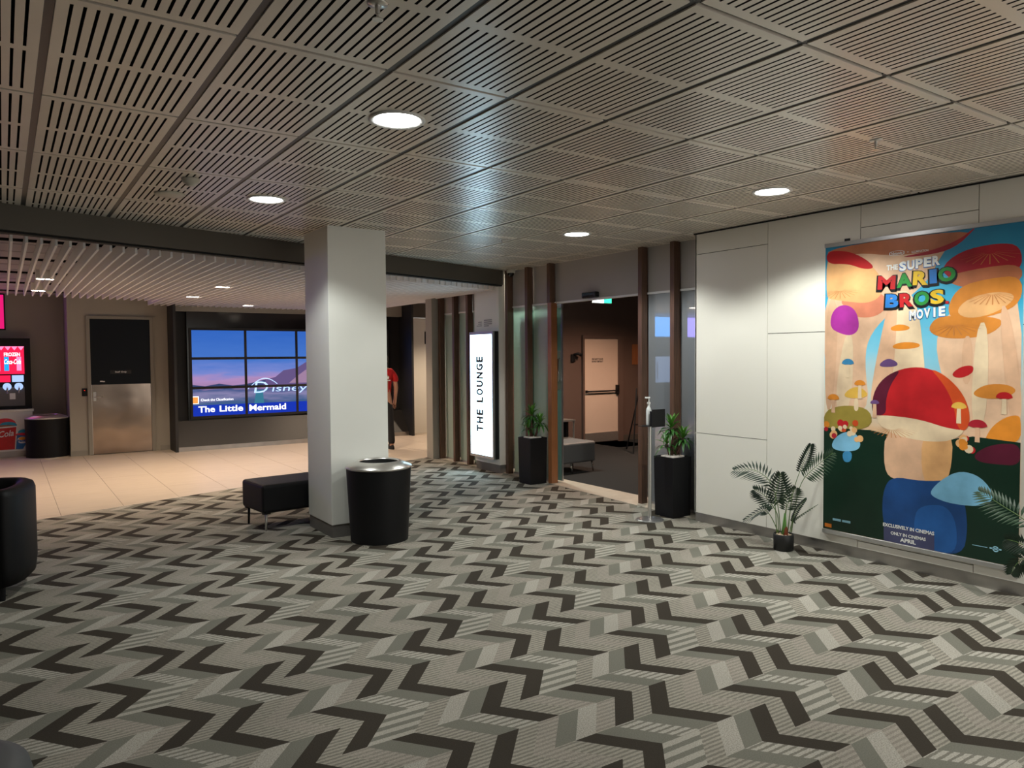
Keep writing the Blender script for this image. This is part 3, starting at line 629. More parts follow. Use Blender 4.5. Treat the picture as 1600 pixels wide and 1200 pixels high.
ART = [
('haze',[(0.0,2.44),(1.008,2.44),(0.884,2.277),(0.799,2.105),(0.572,1.937),(0.379,1.755),(0.33,1.56),(0.386,1.121),(0.0,1.097)]),
('haze',[(0.848,1.741),(1.015,1.955),(1.389,2.137),(1.4,1.019),(1.071,0.988),(1.026,1.206),(0.896,1.424)]),
('haze',[(0.386,1.121),(0.408,1.366),(0.764,1.422),(1.106,1.385),(1.191,0.999),(0.77,0.938)]),
('o_dusk',[(0.022,2.44),(1.089,2.44),(1.009,2.372),(0.84,2.318),(0.568,2.313),(0.27,2.372),(0.023,2.35)]),
('crim',[(1.093,2.44),(1.106,2.436),(0.977,2.319),(0.797,2.291),(0.568,2.299),(0.818,2.32),(1.009,2.376)]),
('peach',[(0.009,2.046),(0.125,2.013),(0.079,1.153),(0.0,1.149)]),
('cream',[(0.16,1.751),(0.25,1.758),(0.23,1.137),(0.079,1.128)]),
('pink',[(0.114,2.024),(0.299,2.022),(0.465,2.063),(0.515,1.95),(0.427,1.873),(0.275,1.871),(0.196,1.934)]),
('o_light',[(0.012,2.402),(0.164,2.389),(0.322,2.317),(0.433,2.209),(0.479,2.109),(0.45,2.016),(0.351,1.979),(0.221,1.997),(0.059,2.028),(0.009,2.046)]),
('red',[(0.011,2.417),(0.191,2.396),(0.332,2.321),(0.413,2.24),(0.322,2.239),(0.192,2.297),(0.012,2.311)]),
('purple',[(0.045,1.805),(0.055,1.917),(0.12,1.979),(0.211,1.973),(0.275,1.905),(0.292,1.782),(0.224,1.734),(0.128,1.757)]),
('cream',[(0.533,2.058),(0.719,2.044),(0.79,1.491),(0.794,1.193),(0.375,1.17),(0.412,1.488)]),
('peach',[(0.533,2.058),(0.594,2.053),(0.543,1.179),(0.375,1.17),(0.412,1.488)]),
('orange',[(0.526,1.788),(0.597,1.814),(0.677,1.792),(0.668,1.765),(0.551,1.759)]),
('orange',[(0.542,1.655),(0.623,1.682),(0.752,1.67),(0.743,1.633),(0.567,1.626)]),
('violet',[(0.451,1.522),(0.519,1.565),(0.591,1.532),(0.587,1.499),(0.461,1.493)]),
('crim',[(0.877,2.188),(1.01,2.297),(1.248,2.323),(1.383,2.289),(1.39,2.116),(1.174,2.107),(0.972,2.091)]),
('o_dusk',[(0.903,2.132),(1.173,2.171),(1.389,2.17),(1.391,2.046),(1.136,2.025),(0.972,2.064)]),
('peach',[(1.095,2.058),(1.206,2.07),(1.216,1.942),(1.117,1.949)]),
('o_mid',[(0.804,1.778),(0.868,1.857),(1.017,1.85),(1.198,1.841),(1.302,1.803),(1.2,1.709),(0.977,1.692),(0.84,1.723)]),
('cream',[(1.119,1.797),(1.202,1.803),(1.198,1.095),(1.09,1.087)]),
('peach',[(1.035,1.713),(1.101,1.711),(1.097,1.385),(1.032,1.383)]),
('o_mid',[(0.94,1.942),(1.014,2.056),(1.194,2.093),(1.39,2.096),(1.393,1.923),(1.256,1.847),(1.017,1.815),(0.946,1.853)]),
('o_light',[(0.983,1.878),(1.064,1.97),(1.253,2.007),(1.374,1.965),(1.255,1.864),(1.079,1.825)]),
('peach',[(1.255,1.898),(1.315,1.911),(1.4,1.393),(1.4,1.111),(1.336,1.105)]),
('red',[(0.96,1.444),(1.022,1.502),(1.108,1.516),(1.108,1.459),(1.023,1.418)]),
('o_mid',[(1.098,1.324),(1.185,1.387),(1.32,1.391),(1.384,1.343),(1.272,1.288),(1.147,1.291)]),
('olive',[(0.0,1.149),(0.203,1.2),(0.395,1.171),(0.397,1.015),(0.0,0.983)]),
('yellow',[(0.16,1.259),(0.202,1.316),(0.27,1.343),(0.333,1.325),(0.374,1.272),(0.271,1.248)]),
('cream',[(0.256,1.253),(0.287,1.254),(0.293,1.155),(0.251,1.153)]),
('orange',[(1.176,0.981),(1.221,1.097),(1.305,1.171),(1.379,1.192),(1.4,1.165),(1.4,0.998)]),
('ground',[(0.0,1.004),(0.387,1.014),(0.77,0.952),(1.111,1.027),(1.4,1.011),(1.4,0.19),(0.78,0.19),(0.0,0.19)]),
('wine',[(1.113,0.896),(1.192,0.965),(1.307,1.001),(1.4,0.994),(1.4,0.861),(1.271,0.853),(1.154,0.856)]),
('paleblue',[(0.06,0.844),(0.092,0.929),(0.179,0.987),(0.274,0.985),(0.317,0.9),(0.286,0.847),(0.17,0.825)]),
('skyblue',[(0.159,0.829),(0.244,0.838),(0.235,0.751),(0.17,0.744)]),
('peach',[(0.506,1.071),(0.987,1.061),(0.974,0.746),(0.907,0.665),(0.588,0.649),(0.49,0.718)]),
('o_light',[(0.769,1.062),(0.987,1.061),(0.974,0.746),(0.907,0.665),(0.774,0.655)]),
('deepblue',[(0.484,0.401),(0.497,0.588),(0.564,0.684),(0.774,0.674),(0.992,0.712),(1.06,0.611),(1.092,0.39),(1.058,0.19),(0.825,0.19),(0.526,0.19)]),
('blue',[(0.734,0.2),(0.722,0.442),(0.812,0.513),(0.952,0.526),(1.021,0.403),(1.016,0.19),(0.848,0.19)]),
('paleblue',[(0.828,0.608),(0.928,0.722),(1.041,0.786),(1.171,0.758),(1.259,0.637),(1.19,0.557),(0.994,0.542),(0.864,0.567)]),
('cream',[(0.406,1.123),(0.582,1.143),(0.768,1.122),(0.944,1.076),(1.078,1.077),(0.979,0.98),(0.77,0.961),(0.516,1.005)]),
('red',[(0.396,1.132),(0.404,1.293),(0.482,1.416),(0.625,1.489),(0.785,1.5),(0.939,1.434),(1.05,1.313),(1.097,1.166),(1.074,1.063),(0.944,1.071),(0.768,1.118),(0.582,1.134)]),
('o_red',[(0.816,1.496),(0.939,1.434),(1.05,1.313),(1.097,1.166),(1.074,1.063),(1.012,1.067),(0.984,1.248),(0.918,1.38)]),
('wine',[(0.396,1.132),(0.404,1.293),(0.482,1.416),(0.625,1.489),(0.541,1.37),(0.504,1.249),(0.51,1.134)]),
('slate',[(0.5,0.316),(0.868,0.301),(0.87,0.19),(0.502,0.19)]),
]
PM = ['print_sky']+['print_'+k for k in ('haze','o_dusk','crim','peach','cream','pink','o_light','red','purple','orange','violet','o_mid','olive','yellow','ground','wine','paleblue','skyblue','deepblue','blue','o_red','slate','gill')]
pr = MB(); PY0 = 3.487
pr.box(PXF, PXF+.003, PY0-1.40, PY0, .185, 2.445, 0)
def smooth_poly(q, it=2):
    for _ in range(it):
        o = []
        for i in range(len(q)):
            a, b = q[i], q[(i+1) % len(q)]
            o += [(a[0]*.75+b[0]*.25, a[1]*.75+b[1]*.25), (a[0]*.25+b[0]*.75, a[1]*.25+b[1]*.75)]
        q = o
    return q
for k, (c, q) in enumerate(ART):
    sq = q if c in ('slate', 'ground') else [(min(max(u, .0), 1.4), v) for u, v in smooth_poly(q)]
    pr.add([(PXF-.0003-.00006*k, PY0-u, v) for u, v in sq], [list(range(len(sq)))], PM.index('print_'+c))
for (cu, cv, n, r0, r1) in ((.13, 2.10, 13, .03, .17), (1.22, 2.0, 15, .04, .20), (.98, 1.80, 13, .03, .20), (1.20, 2.27, 11, .04, .20), (.55, 1.05, 17, .05, .19)):    # gill lines under the big caps
    for k in range(n):
        a = math.pi*(1.05+.9*k/max(1, n-1)) if cu > 1 else math.pi*(1.0+1.0*k/max(1, n-1))
        du, dv = math.cos(a), .42*math.sin(a)
        pr.add([(PXF-.0034, PY0-(cu+du*r0)-.002, cv+dv*r0), (PXF-.0034, PY0-(cu+du*r0)+.002, cv+dv*r0), (PXF-.0034, PY0-(cu+du*r1)+.003, cv+dv*r1), (PXF-.0034, PY0-(cu+du*r1)-.003, cv+dv*r1)], [(0,1,2,3)], PM.index('print_gill'))
rf = random.Random(3)
for cu, cv, rw, cc_, sc_ in ((.30, 1.36, .045, 'orange', 'cream'), (.42, 1.22, .035, 'violet', 'peach'), (1.02, 1.22, .05, 'yellow', 'cream'), (1.14, 1.10, .06, 'crim', 'peach'), (.20, 1.52, .05, 'skyblue', 'cream'), (1.30, 1.30, .05, 'red', 'cream'), (.08, 1.24, .05, 'orange', 'peach')):
    pr.add([(PXF-.0031, PY0-(cu-.012), cv), (PXF-.0031, PY0-(cu+.012), cv), (PXF-.0031, PY0-(cu+.016), cv-.11), (PXF-.0031, PY0-(cu-.016), cv-.11)], [(0,1,2,3)], PM.index('print_'+sc_))
    cap_ = [(cu+rw*math.cos(math.pi*a/12), cv+rw*.75*math.sin(math.pi*a/12)) for a in range(13)]+[(cu-rw*.5, cv-rw*.16), (cu+rw*.5, cv-rw*.16)]
    pr.add([(PXF-.0032, PY0-u, v) for u, v in cap_], [list(range(len(cap_)))], PM.index('print_'+cc_))
for k in range(30):                                                   # small round blossoms by the path
    u, v = (.01+.30*rf.random(), .93+.13*rf.random()) if k < 20 else (1.02+.10*rf.random(), .93+.08*rf.random()); rr = .014+.016*rf.random()
    c = rf.choice(['red', 'o_red', 'orange', 'o_light', 'cream', 'crim'])
    pr.add([(PXF-.0034-.00001*k, PY0-max(.002, min(1.398, u+rr*math.cos(a*.5236))), v+rr*math.sin(a*.5236)) for a in range(12)], [list(range(12))], PM.index('print_'+c))
pr.build('printed_picture', PM, bn)
MB().box(PXF-.010, XW-.001, PY0-1.408, PY0+.004, 2.44, 2.472).build('top_rail', 'alu', bn, bevel=.003)
MB().box(PXF-.010, XW-.001, PY0-1.408, PY0+.004, .153, .188).build('bottom_rail', 'alu', bn, bevel=.003)
MB().box(PXF, XW-.001, PY0-.20, PY0-.16, 2.472, 2.492).build('hook', 'charcoal', bn)
TO = (PXF-.0042, PY0, 0); TU = (0,-1,0); TV = (0,0,1)
TM = ['print_red', 'print_p_green', 'print_p_yellow', 'print_p_blue', 'print_p_black', 'white_ink', 'print_p_orange', 'print_p_ice']
def title(word, cols_, u0, u1, v0, v1, dv, wid):
    tot = sum(wid); u = u0
    for k, ch_ in enumerate(word):
        w_ = (u1-u0)*wid[k]/tot; b_ = (u+.004, u+w_-.004, v0+dv[k], v1+dv[k])
        O2 = (PXF-.0038, PY0, 0); tt = MB()
        tt.text(ch_, O2, TU, TV, (b_[0]-.012, b_[1]+.012, b_[2]-.020, b_[3]+.006), 4, bold=.05, rot=(.04 if k % 2 else -.05))
        tt.text(ch_, TO, TU, TV, b_, cols_[k], bold=.05, rot=(.04 if k % 2 else -.05)); u += w_
        tt.build('title_letter', TM, bn)
title('MARIO', [0, 1, 2, 3, 1], .43, .99, 2.085, 2.185, [-.012, -.006, 0, .004, .010], [1.35, 1.15, 1.1, .55, 1.2])
title('BROS', [3, 0, 1, 2], .49, .915, 1.935, 2.035, [0, 0, .004, .008], [1, 1, 1.05, .95])
MB().box(PXF-.0042, PXF-.004, PY0-.943, PY0-.922, 1.94, 1.96, 0).build('title_dot', TM, bn)
for word, bx_, rot_ in (('SUPER', (.592, .884, 2.207, 2.275), .02), ('MOVIE', (.672, .924, 1.848, 1.917), .02)):
    wl_ = (bx_[1]-bx_[0])/5
    for k, ch_ in enumerate(word): MB().text(ch_, (PXF-.0038, PY0+.004, -.005), TU, TV, (bx_[0]+k*wl_+(.018 if ch_ == 'I' else .003), bx_[0]+(k+1)*wl_-(.018 if ch_ == 'I' else .003), bx_[2]+.004*k-.008, bx_[3]+.004*k-.008), 3, bold=.06, rot=rot_).text(ch_, TO, TU, TV, (bx_[0]+k*wl_+(.018 if ch_ == 'I' else .003), bx_[0]+(k+1)*wl_-(.018 if ch_ == 'I' else .003), bx_[2]+.004*k-.008, bx_[3]+.004*k-.008), 5, bold=.05, rot=rot_).build('title_letter', TM, bn)
def line(name, mk): t_ = MB(); mk(t_); o_ = t_.build(name, TM, bn); o_['kind'] = 'stuff'; return o_
line('small_title_print', lambda t_: t_.text('THE', TO, TU, TV, (.500, .585, 2.212, 2.252), 5, bold=.04))
def studios(t_):
    t_.text('Nintendo', TO, TU, TV, (.535, .615, 2.322, 2.342), 5, bold=.02)
    for a in range(24):
        a0, a1 = 2*math.pi*a/24, 2*math.pi*(a+1)/24; q = []
        for (aa, s) in ((a0, 1), (a1, 1), (a1, .88), (a0, .88)):
            q.append((PXF-.0042, PY0-(.575+.056*s*max(-1, min(1, 1.15*math.cos(aa)))), 2.332+.019*s*math.sin(aa)))
        t_.add(q, [(0,1,2,3)], 5)
    t_.text('+', TO, TU, TV, (.650, .662, 2.326, 2.338), 5); t_.text('ILLUMINATION', TO, TU, TV, (.684, .80, 2.320, 2.336), 5, bold=.01)
line('studio_print', studios)
line('caption_print', lambda t_: t_.text('EXCLUSIVELY IN CINEMAS', TO, TU, TV, (.496, .868, .298, .325), 5, bold=.03))
line('caption_print', lambda t_: t_.text('ONLY IN CINEMAS', TO, TU, TV, (.555, .810, .246, .270), 5, bold=.03))
line('caption_print', lambda t_: t_.text('APRIL', TO, TU, TV, (.625, .740, .205, .235), 5, bold=.04))
for u0, u1 in ((.085, .155), (.165, .235)): MB().box(PXF-.0042, PXF-.004, PY0-u1, PY0-u0, .268, .286, 7).build('logo_mark', TM, bn)
MB().box(PXF-.0042, PXF-.004, PY0-.075, PY0-.016, .205, .235, 6).build('logo_mark', TM, bn)
def globe(t_):
    t_.box(PXF-.0042, PXF-.004, PY0-1.215, PY0-1.12, .283, .287, 7); t_.box(PXF-.0042, PXF-.004, PY0-1.30, PY0-1.228, .281, .291, 7)
    for a in range(16):
        a0, a1 = 2*math.pi*a/16, 2*math.pi*(a+1)/16
        t_.add([(PXF-.0042, PY0-(1.265+.020*math.cos(x)*s), .285+.020*math.sin(x)*s) for x, s in ((a0, 1), (a1, 1), (a1, .6), (a0, .6))], [(0,1,2,3)], 7)
line('logo_print', globe)

# ---- downlights in the slotted ceiling
def downlight(i, j, label, watts):
    x, y = GX0+(i+.5)*GDX, GY0+(j+.5)*GDY
    d = thing('downlight', label, 'downlight', (x, y, HC), 0, 'round downlights in the slotted ceiling')
    MB().lathe([(.135, .0), (.137, -.006), (.128, -.012), (.108, -.004), (.104, .010), (.135, .010)], n=40, cap=False).build('trim_ring', 'white_plastic', d, smooth=True)
    MB().lathe([(.001, .002), (.107, .002), (.107, -.005), (.001, -.005)], n=40, cap=False).build('lens', 'lens', d)
    spot('lamp', (0, 0, -.02), watts, COOL, 142, .30, .09, d)
downlight(3, 0, 'largest bright round downlight, nearest in the ceiling', DOWN_W*.24)
downlight(3, 2, 'round downlight in the ceiling just left of the column', DOWN_W*1.12)
downlight(8, 0, 'round downlight in the ceiling nearest the white panelled wall', DOWN_W*1.6)
downlight(8, 2, 'round downlight in the ceiling in front of the lounge doorway', DOWN_W*1.35)
downlight(8, -2, 'round downlight in the ceiling out of view behind, banner side', DOWN_W*1.6)
# lobby downlights
for n, (x, y, lab) in enumerate(((.416, 9.82, 'near one of the pair of square lobby downlights at far left'), (.416, 11.5, 'far one of the pair of square lobby downlights at far left'),
      (2.315, 9.82, 'near one of the pair of square lobby downlights left of the column'), (2.315, 11.6, 'far one of the pair of square lobby downlights left of the column'),
      (4.22, 11.0, 'square lobby downlight hidden behind the column'), (5.35, 12.75, 'square lobby downlight right of the column near the video wall'), (3.5, 13.1, 'square lobby downlight close to the video wall'), (-1.5, 10.6, 'square lobby downlight beyond the left edge'), (7.5, 12.5, 'unseen square downlight added to brighten the white corridor wall'))):  # last one is added out of view to brighten the corridor wall
    d = thing('batten_downlight', lab, 'downlight', (x, y, 2.60 if n == 8 else 2.495), 0, 'square downlights between the lobby battens')
    MB().box(-.09, .09, -.045, .045, .0, .10).build('housing', 'batten', d)
    MB().box(-.078, -.008, -.035, .035, -.003, .0).box(.008, .078, -.035, .035, -.003, .0).build('lens', 'lens_warm', d)
    spot('lamp', (0, 0, -.02), LOBBY_W*(0.55 if n in (0, 1, 7) else (0.10 if n == 6 else 1.0)), WARM, 128, .6, .05, d)

# ---- ceiling fittings
def sprinkler(x, y, z, label):
    s = thing('sprinkler', label, 'sprinkler', (x, y, z), 0, 'ceiling sprinklers')
    MB().lathe([(.001, 0), (.034, 0), (.034, -.004), (.012, -.008), (.001, -.008)], n=20, cap=False).build('rosette', 'steel', s, smooth=True)
    MB().lathe([(.009, -.006), (.008, -.034), (.004, -.036), (.004, -.050)], n=10).build('stem', 'steel', s)
    MB().lathe([(.018, -.050), (.018, -.053)], n=12).build('deflector', 'steel', s)
sprinkler(1.033, 2.258, HC, 'ceiling sprinkler at the top edge of the ceiling')
sprinkler(3.90, 2.21, HC, 'ceiling sprinkler above the film banner side')
sprinkler(4.05, 6.05, HC, 'small ceiling sprinkler right of the column')
sd = thing('smoke_detector', 'cream round smoke detector on the ceiling at left', 'smoke detector', (1.02, 5.09, HC))
MB().lathe([(.001, 0), (.055, 0), (.055, -.012), (.045, -.030), (.030, -.034), (.030, -.045), (.001, -.048)], n=24, cap=False).build('head', 'cream_plastic', sd, smooth=True)
sd2 = thing('speaker_grille', 'flat cream round plate on the ceiling beside the smoke detector', 'ceiling plate', (.99, 5.63, HC))
MB().lathe([(.001, 0), (.10, 0), (.10, -.008), (.09, -.014), (.001, -.015)], n=28, cap=False).build('plate', 'cream_plastic', sd2, smooth=True)
tag(MB().lathe([(.001, 0), (.045, 0), (.045, -.02), (.02, -.045), (.001, -.046)], .52, 11.3, 2.49, 20, cap=False).build('lobby_smoke_detector', 'cream_plastic', smooth=True), 'cream smoke detector under the lobby battens', 'smoke detector')
cc = thing('security_camera', 'small dome security camera above the lounge pilaster', 'security camera', (5.57, 8.12, HC))
MB().lathe([(.001, 0), (.058, 0), (.058, -.04), (.05, -.052), (.001, -.053)], n=24, cap=False).build('base', 'cream_plastic', cc, smooth=True)
MB().lathe([(.042, -.052), (.040, -.075), (.028, -.093), (.010, -.101), (.001, -.102)], n=20, cap=False).build('dome', 'black_gloss', cc, smooth=True)
ms = thing('door_sensor', 'black motion sensor above the lounge doorway', 'sensor', (5.665, 6.63, 2.30))
MB().box(-.03, .035, -.125, .125, -.03, .035).build('housing', 'black_gloss', ms, bevel=.012, seg=3)
MB().box(-.033, -.030, -.09, .09, -.022, -.002).build('sensor_window', 'black_matt', ms)
ex = thing('exit_sign', 'green and white running-man exit sign hanging inside the lounge', 'exit sign', (7.07, 8.0, 2.34))
MB().box(-.17, .17, 0, .03, 0, .18).build('case', 'white_plastic', ex)
MB().box(-.165, .02, -.003, 0, .004, .176).build('white_panel', 'exit_white', ex)
MB().box(.02, .165, -.003, 0, .004, .176).build('green_panel', 'exit_green', ex)
MB().tube([(0, .015, .18), (0, .015, .61)], .008).build('rod', 'steel', ex)
spot('lamp', (-.05, -.02, -.01), 3.5, (.85, 1, .95), 120, .8, .05, ex)
# lounge interior lamp
ll = thing('lounge_lamp', 'warm recessed lamp in the lounge ceiling', 'lamp', (8.4, 8.0, 2.95))
MB().lathe([(.001, 0), (.08, 0), (.08, -.01), (.001, -.011)], n=24, cap=False).build('lens', 'lens_warm', ll)
spot('lamp', (0, 0, -.03), 430, (1.0, .62, .42), 150, .6, .08, ll)
lg = thing('lounge_window_lamp', 'recessed lamp in the lounge ceiling just behind the frosted glass', 'lamp', (5.98, 8.06, 2.95))
MB().lathe([(.001, 0), (.06, 0), (.06, -.01), (.001, -.011)], n=24, cap=False).build('lens', 'lens', lg)
spot('lamp', (0, 0, -.03), 170, (.93, 1.0, .90), 150, .5, .08, lg)

# ---- litter bins
def bin_(label, x, y, r0, r1, h):
    b = thing('litter_bin', label, 'bin', (x, y, 0), 0, 'round black litter bins')
    MB().lathe([(r0*.99, 0), (r0*1.0, .018)], n=48).build('base_ring', 'chrome', b, smooth=False)
    MB().lathe([(r0, .018), (r0, .03), (r1, h-.07), (r1*1.0, h-.055), (r1*.99, h-.056)], n=48, cap=False).build('body', 'black_bin', b, smooth=True)
    ld = MB().lathe([(r1*1.005, h-.062), (r1*1.03, h-.055), (r1*1.02, h-.045), (r1*.70, h-.006), (r1*.65, h), (r1*.61, h-.005), (r1*.60, h-.014)], n=56, cap=False).build('lid', 'steel', b, smooth=True)
    MB().lathe([(r1*.60, h-.013), (r1*.59, h-.30), (.001, h-.30)], n=40, cap=False).build('liner', 'black_matt', ld, smooth=True)
bin_('black round litter bin with steel ring lid in front of the column', 2.665, 5.935, .247, .278, .705)
bin_('black round litter bin with steel lid beside the drinks counter', .570, 14.26, .30, .308, .70)

# ---- black bench behind the column
bn2 = thing('bench', 'long black upholstered bench behind the white column', 'bench', (1.925, 6.84, 0), math.radians(6))
MB().box(0, 1.55, 0, .52, .165, .43).build('seat', 'black_leather', bn2, bevel=.03, seg=3)
for x, y in ((.05, .05), (1.50, .05), (.05, .47), (1.50, .47)):
    MB().tube([(x, y, .17), (x-.005 if x < .5 else x+.005, y, .0)], [.013, .010], 10).build('leg', 'steel' if y < .2 else 'black_box', bn2, smooth=True)
    MB().box(x-.035, x+.035, y-.02, y+.02, .155, .166).build('leg_bracket', 'black_box', bn2)

# ---- tub armchair at the left edge
ac = thing('tub_armchair', 'black tub armchair cut off by the left edge', 'armchair', (-.225, 6.24, 0), math.radians(75))
path = []
for k in range(25):
    a = math.radians(-140+280*k/24); c, s = math.cos(a), math.sin(a)
    path.append((.38*(abs(c)**.62)*(1 if c > 0 else -1), .36*(abs(s)**.62)*(1 if s > 0 else -1)))
rings = []
for k, (x, y) in enumerate(path):
    px, py = path[max(0, k-1)], path[min(24, k+1)]
    n = Vector((py[1]-px[1], -(py[0]-px[0]))).normalized(); top = .74
    sec = [(.0, .10), (.012, .20), (.012, top-.05), (.0, top-.015), (-.03, top), (-.07, top), (-.10, top-.02), (-.11, top-.06), (-.11, .20), (-.10, .10)]
    rings.append([(x+n.x*o, y+n.y*o, z) for o, z in sec])
MB().loft(rings).build('tub_shell', 'black_leather', ac, smooth=True)
MB().box(-.33, .28, -.25, .25, .30, .44).build('seat_cushion', 'black_leather', ac, bevel=.04, seg=3)
MB().box(-.30, .28, -.26, .26, .11, .31).build('seat_base', 'black_leather', ac, bevel=.02)
for x, y in ((-.25, -.25), (-.25, .25), (.25, -.24), (.25, .24)):
    MB().lathe([(.022, 0), (.026, .11)], x, y, 0, 12).build('foot', 'black_box', ac)
# ---- grey pouf at the lower left corner
pf = thing('round_pouf', 'dark grey round pouf peeking in at the bottom left corner', 'pouf', (-.235, 2.63, 0))
MB().lathe([(.22, .03), (.27, .06), (.285, .15), (.285, .34), (.27, .40), (.22, .425), (.001, .43)], n=40).build('cushion', 'pouf_grey', pf, smooth=True)
MB().lathe([(.20, 0), (.20, .04)], n=32).build('base', 'black_box', pf)

# ---- dracaenas in tall black planters
def leaf_mesh(name, L, W, droop, m_):
    mb = MB(); n = 6; rows = []
    for k in range(n+1):
        t = k/n; x = L*t*(1-.18*droop*t); z = L*(.55*t-droop*t*t); w_ = W*(math.sin(math.pi*min(1, .12+.88*t))**.75)*.5+.0015
        rows.append([(x, -w_, z+w_*.35), (x, 0, z), (x, w_, z+w_*.35)])
    return mb.loft(rows, closed=False, cap=False).mesh(name, m_, True)
LV = [leaf_mesh('leaf', .18, .034, .45, 'leaf_light'), leaf_mesh('leaf', .20, .036, .75, 'leaf'), leaf_mesh('leaf', .21, .034, 1.05, 'leaf'), leaf_mesh('leaf', .16, .032, .15, 'leaf_light')]
def dracaena(label, x, y, w_, h, s):
    p = thing('planter_plant', label, 'plant', (x, y, 0), 0, 'dracaenas in black planters at the lounge door')
    a, b = w_/2*.94, w_/2
    MB().loft([[(-a,-a,.0),(a,-a,.0),(a,a,.0),(-a,a,.0)], [(-b,-b,h),(b,-b,h),(b,b,h),(-b,b,h)], [(-b+.012,-b+.012,h),(b-.012,-b+.012,h),(b-.012,b-.012,h),(-b+.012,b-.012,h)], [(-b+.014,-b+.014,h-.03),(b-.014,-b+.014,h-.03),(b-.014,b-.014,h-.03),(-b+.014,b-.014,h-.03)]]).build('planter_box', 'black_box', p, bevel=.003)
    MB().box(-.082, .082, -.082, .082, h-.032, h+.006).build('pebble_tray', 'white_tray', p, bevel=.004)
    stems = [((.0, .01), (.015, .03), .30*s), ((.025, -.02), (.05, -.095), .19*s), ((-.02, .02), (-.035, .045), .12*s)]
    for q, ((bx, by), (tx, ty), hh) in enumerate(stems):
        MB().tube([(bx, by, h), ((bx+tx)/2, (by+ty)/2, h+hh*.5), (tx, ty, h+hh)], [.013, .011, .009], 8).build('stem', 'bark', p, smooth=True)
        nl = (40, 32, 18)[q]
        for k in range(nl):
            me = LV[3] if k < nl*.25 else (LV[0] if k < nl*.45 else (LV[1] if k < nl*.75 else LV[2]))
            o = put('leaf', me, p); lev = k/nl
            o.location = (tx, ty, h+hh+.02-.13*s*lev*(.9 if q == 0 else .6))
            az = k*2.39996+q; o.rotation_euler = (0, -(.75-1.0*lev) if k < nl*.45 else .1*random.random(), az)
            sc = s*(.78+.3*random.random())*(.78 if q else .90); o.scale = (sc, sc, sc)
dracaena('leafy green dracaena in tall black planter left of the lounge doorway', 5.466, 7.515, .262, .578, .97)
dracaena('leafy green dracaena in tall black planter beside the white panelled wall', 5.468, 5.152, .260, .594, .97)

# ---- palms
def frond(p, pts, x, nl, size, m_, flat, start=.42, wob=0.0):
    P = [Vector((x+wob*k/4, q[0], q[1])) for k, q in enumerate(pts)]
    C = []
    for k in range(len(P)-1):                       # Catmull-Rom through the points
        p0, p1, p2, p3 = P[max(0, k-1)], P[k], P[k+1], P[min(len(P)-1, k+2)]
        for j in range(6):
            t = j/6; C.append(.5*((2*p1)+(p2-p0)*t+(2*p0-5*p1+4*p2-p3)*t*t+(3*p1-p0-3*p2+p3)*t**3))
    C.append(P[-1]); n = len(C)
    fs_ = MB().tube(C, [.0045*(1-.7*k/n) for k in range(n)], 6).build('frond_stem', 'palm_stem', p, smooth=True)
    mb = MB()
    for side in (-1, 1):
        for k in range(nl):
            t = start+(1-start)*(k+.5*(side > 0))/nl; i = min(n-2, int(t*(n-1))); fpos = t*(n-1)-i
            c = C[i].lerp(C[i+1], fpos); tan = (C[i+1]-C[i]).normalized()
            nrm = Vector(flat).normalized(); lat = tan.cross(nrm).normalized()*side
            rel = (t-start)/(1-start); Ln = size*(math.sin(math.pi*(.16+.80*rel))**.7)
            d = (tan*(.42+.55*rel)+lat*(1-.35*rel)+nrm*.10).normalized(); wv_ = tan.cross(d).cross(d).normalized()*.0090
            tip = c+d*Ln+Vector((0,0,-.22*Ln*Ln/size)); mid = c.lerp(tip, .45)+Vector((0,0,.02*Ln))
            mb.add([c, mid-wv_, tip, mid+wv_, mid+nrm*.002], [(0,1,4), (1,2,4), (2,3,4), (3,0,4)])
    mb.build('frond_leaf', m_, fs_)
PF = [[(3.724,.14),(3.731,.36),(3.788,.552),(3.932,.635),(4.109,.614)], [(3.688,.147),(3.66,.424),(3.62,.586),(3.563,.737),(3.512,.87)], [(3.64,.156),(3.595,.408),(3.533,.587),(3.415,.714),(3.265,.84)],
      [(3.736,.137),(3.737,.28),(3.786,.362),(3.862,.435),(3.944,.466)], [(3.748,.135),(3.767,.195),(3.817,.277),(3.88,.298),(4.053,.186)], [(3.736,.137),(3.737,.306),(3.732,.397),(3.702,.522),(3.662,.642)],
      [(3.676,.149),(3.659,.294),(3.63,.377),(3.578,.478),(3.532,.536)], [(3.628,.158),(3.617,.213),(3.588,.27),(3.491,.348),(3.385,.422)], [(3.628,.158),(3.611,.224),(3.588,.29),(3.537,.382),(3.469,.459)], [(3.7,.144),(3.701,.27),(3.701,.375),(3.738,.491),(3.764,.608)]]
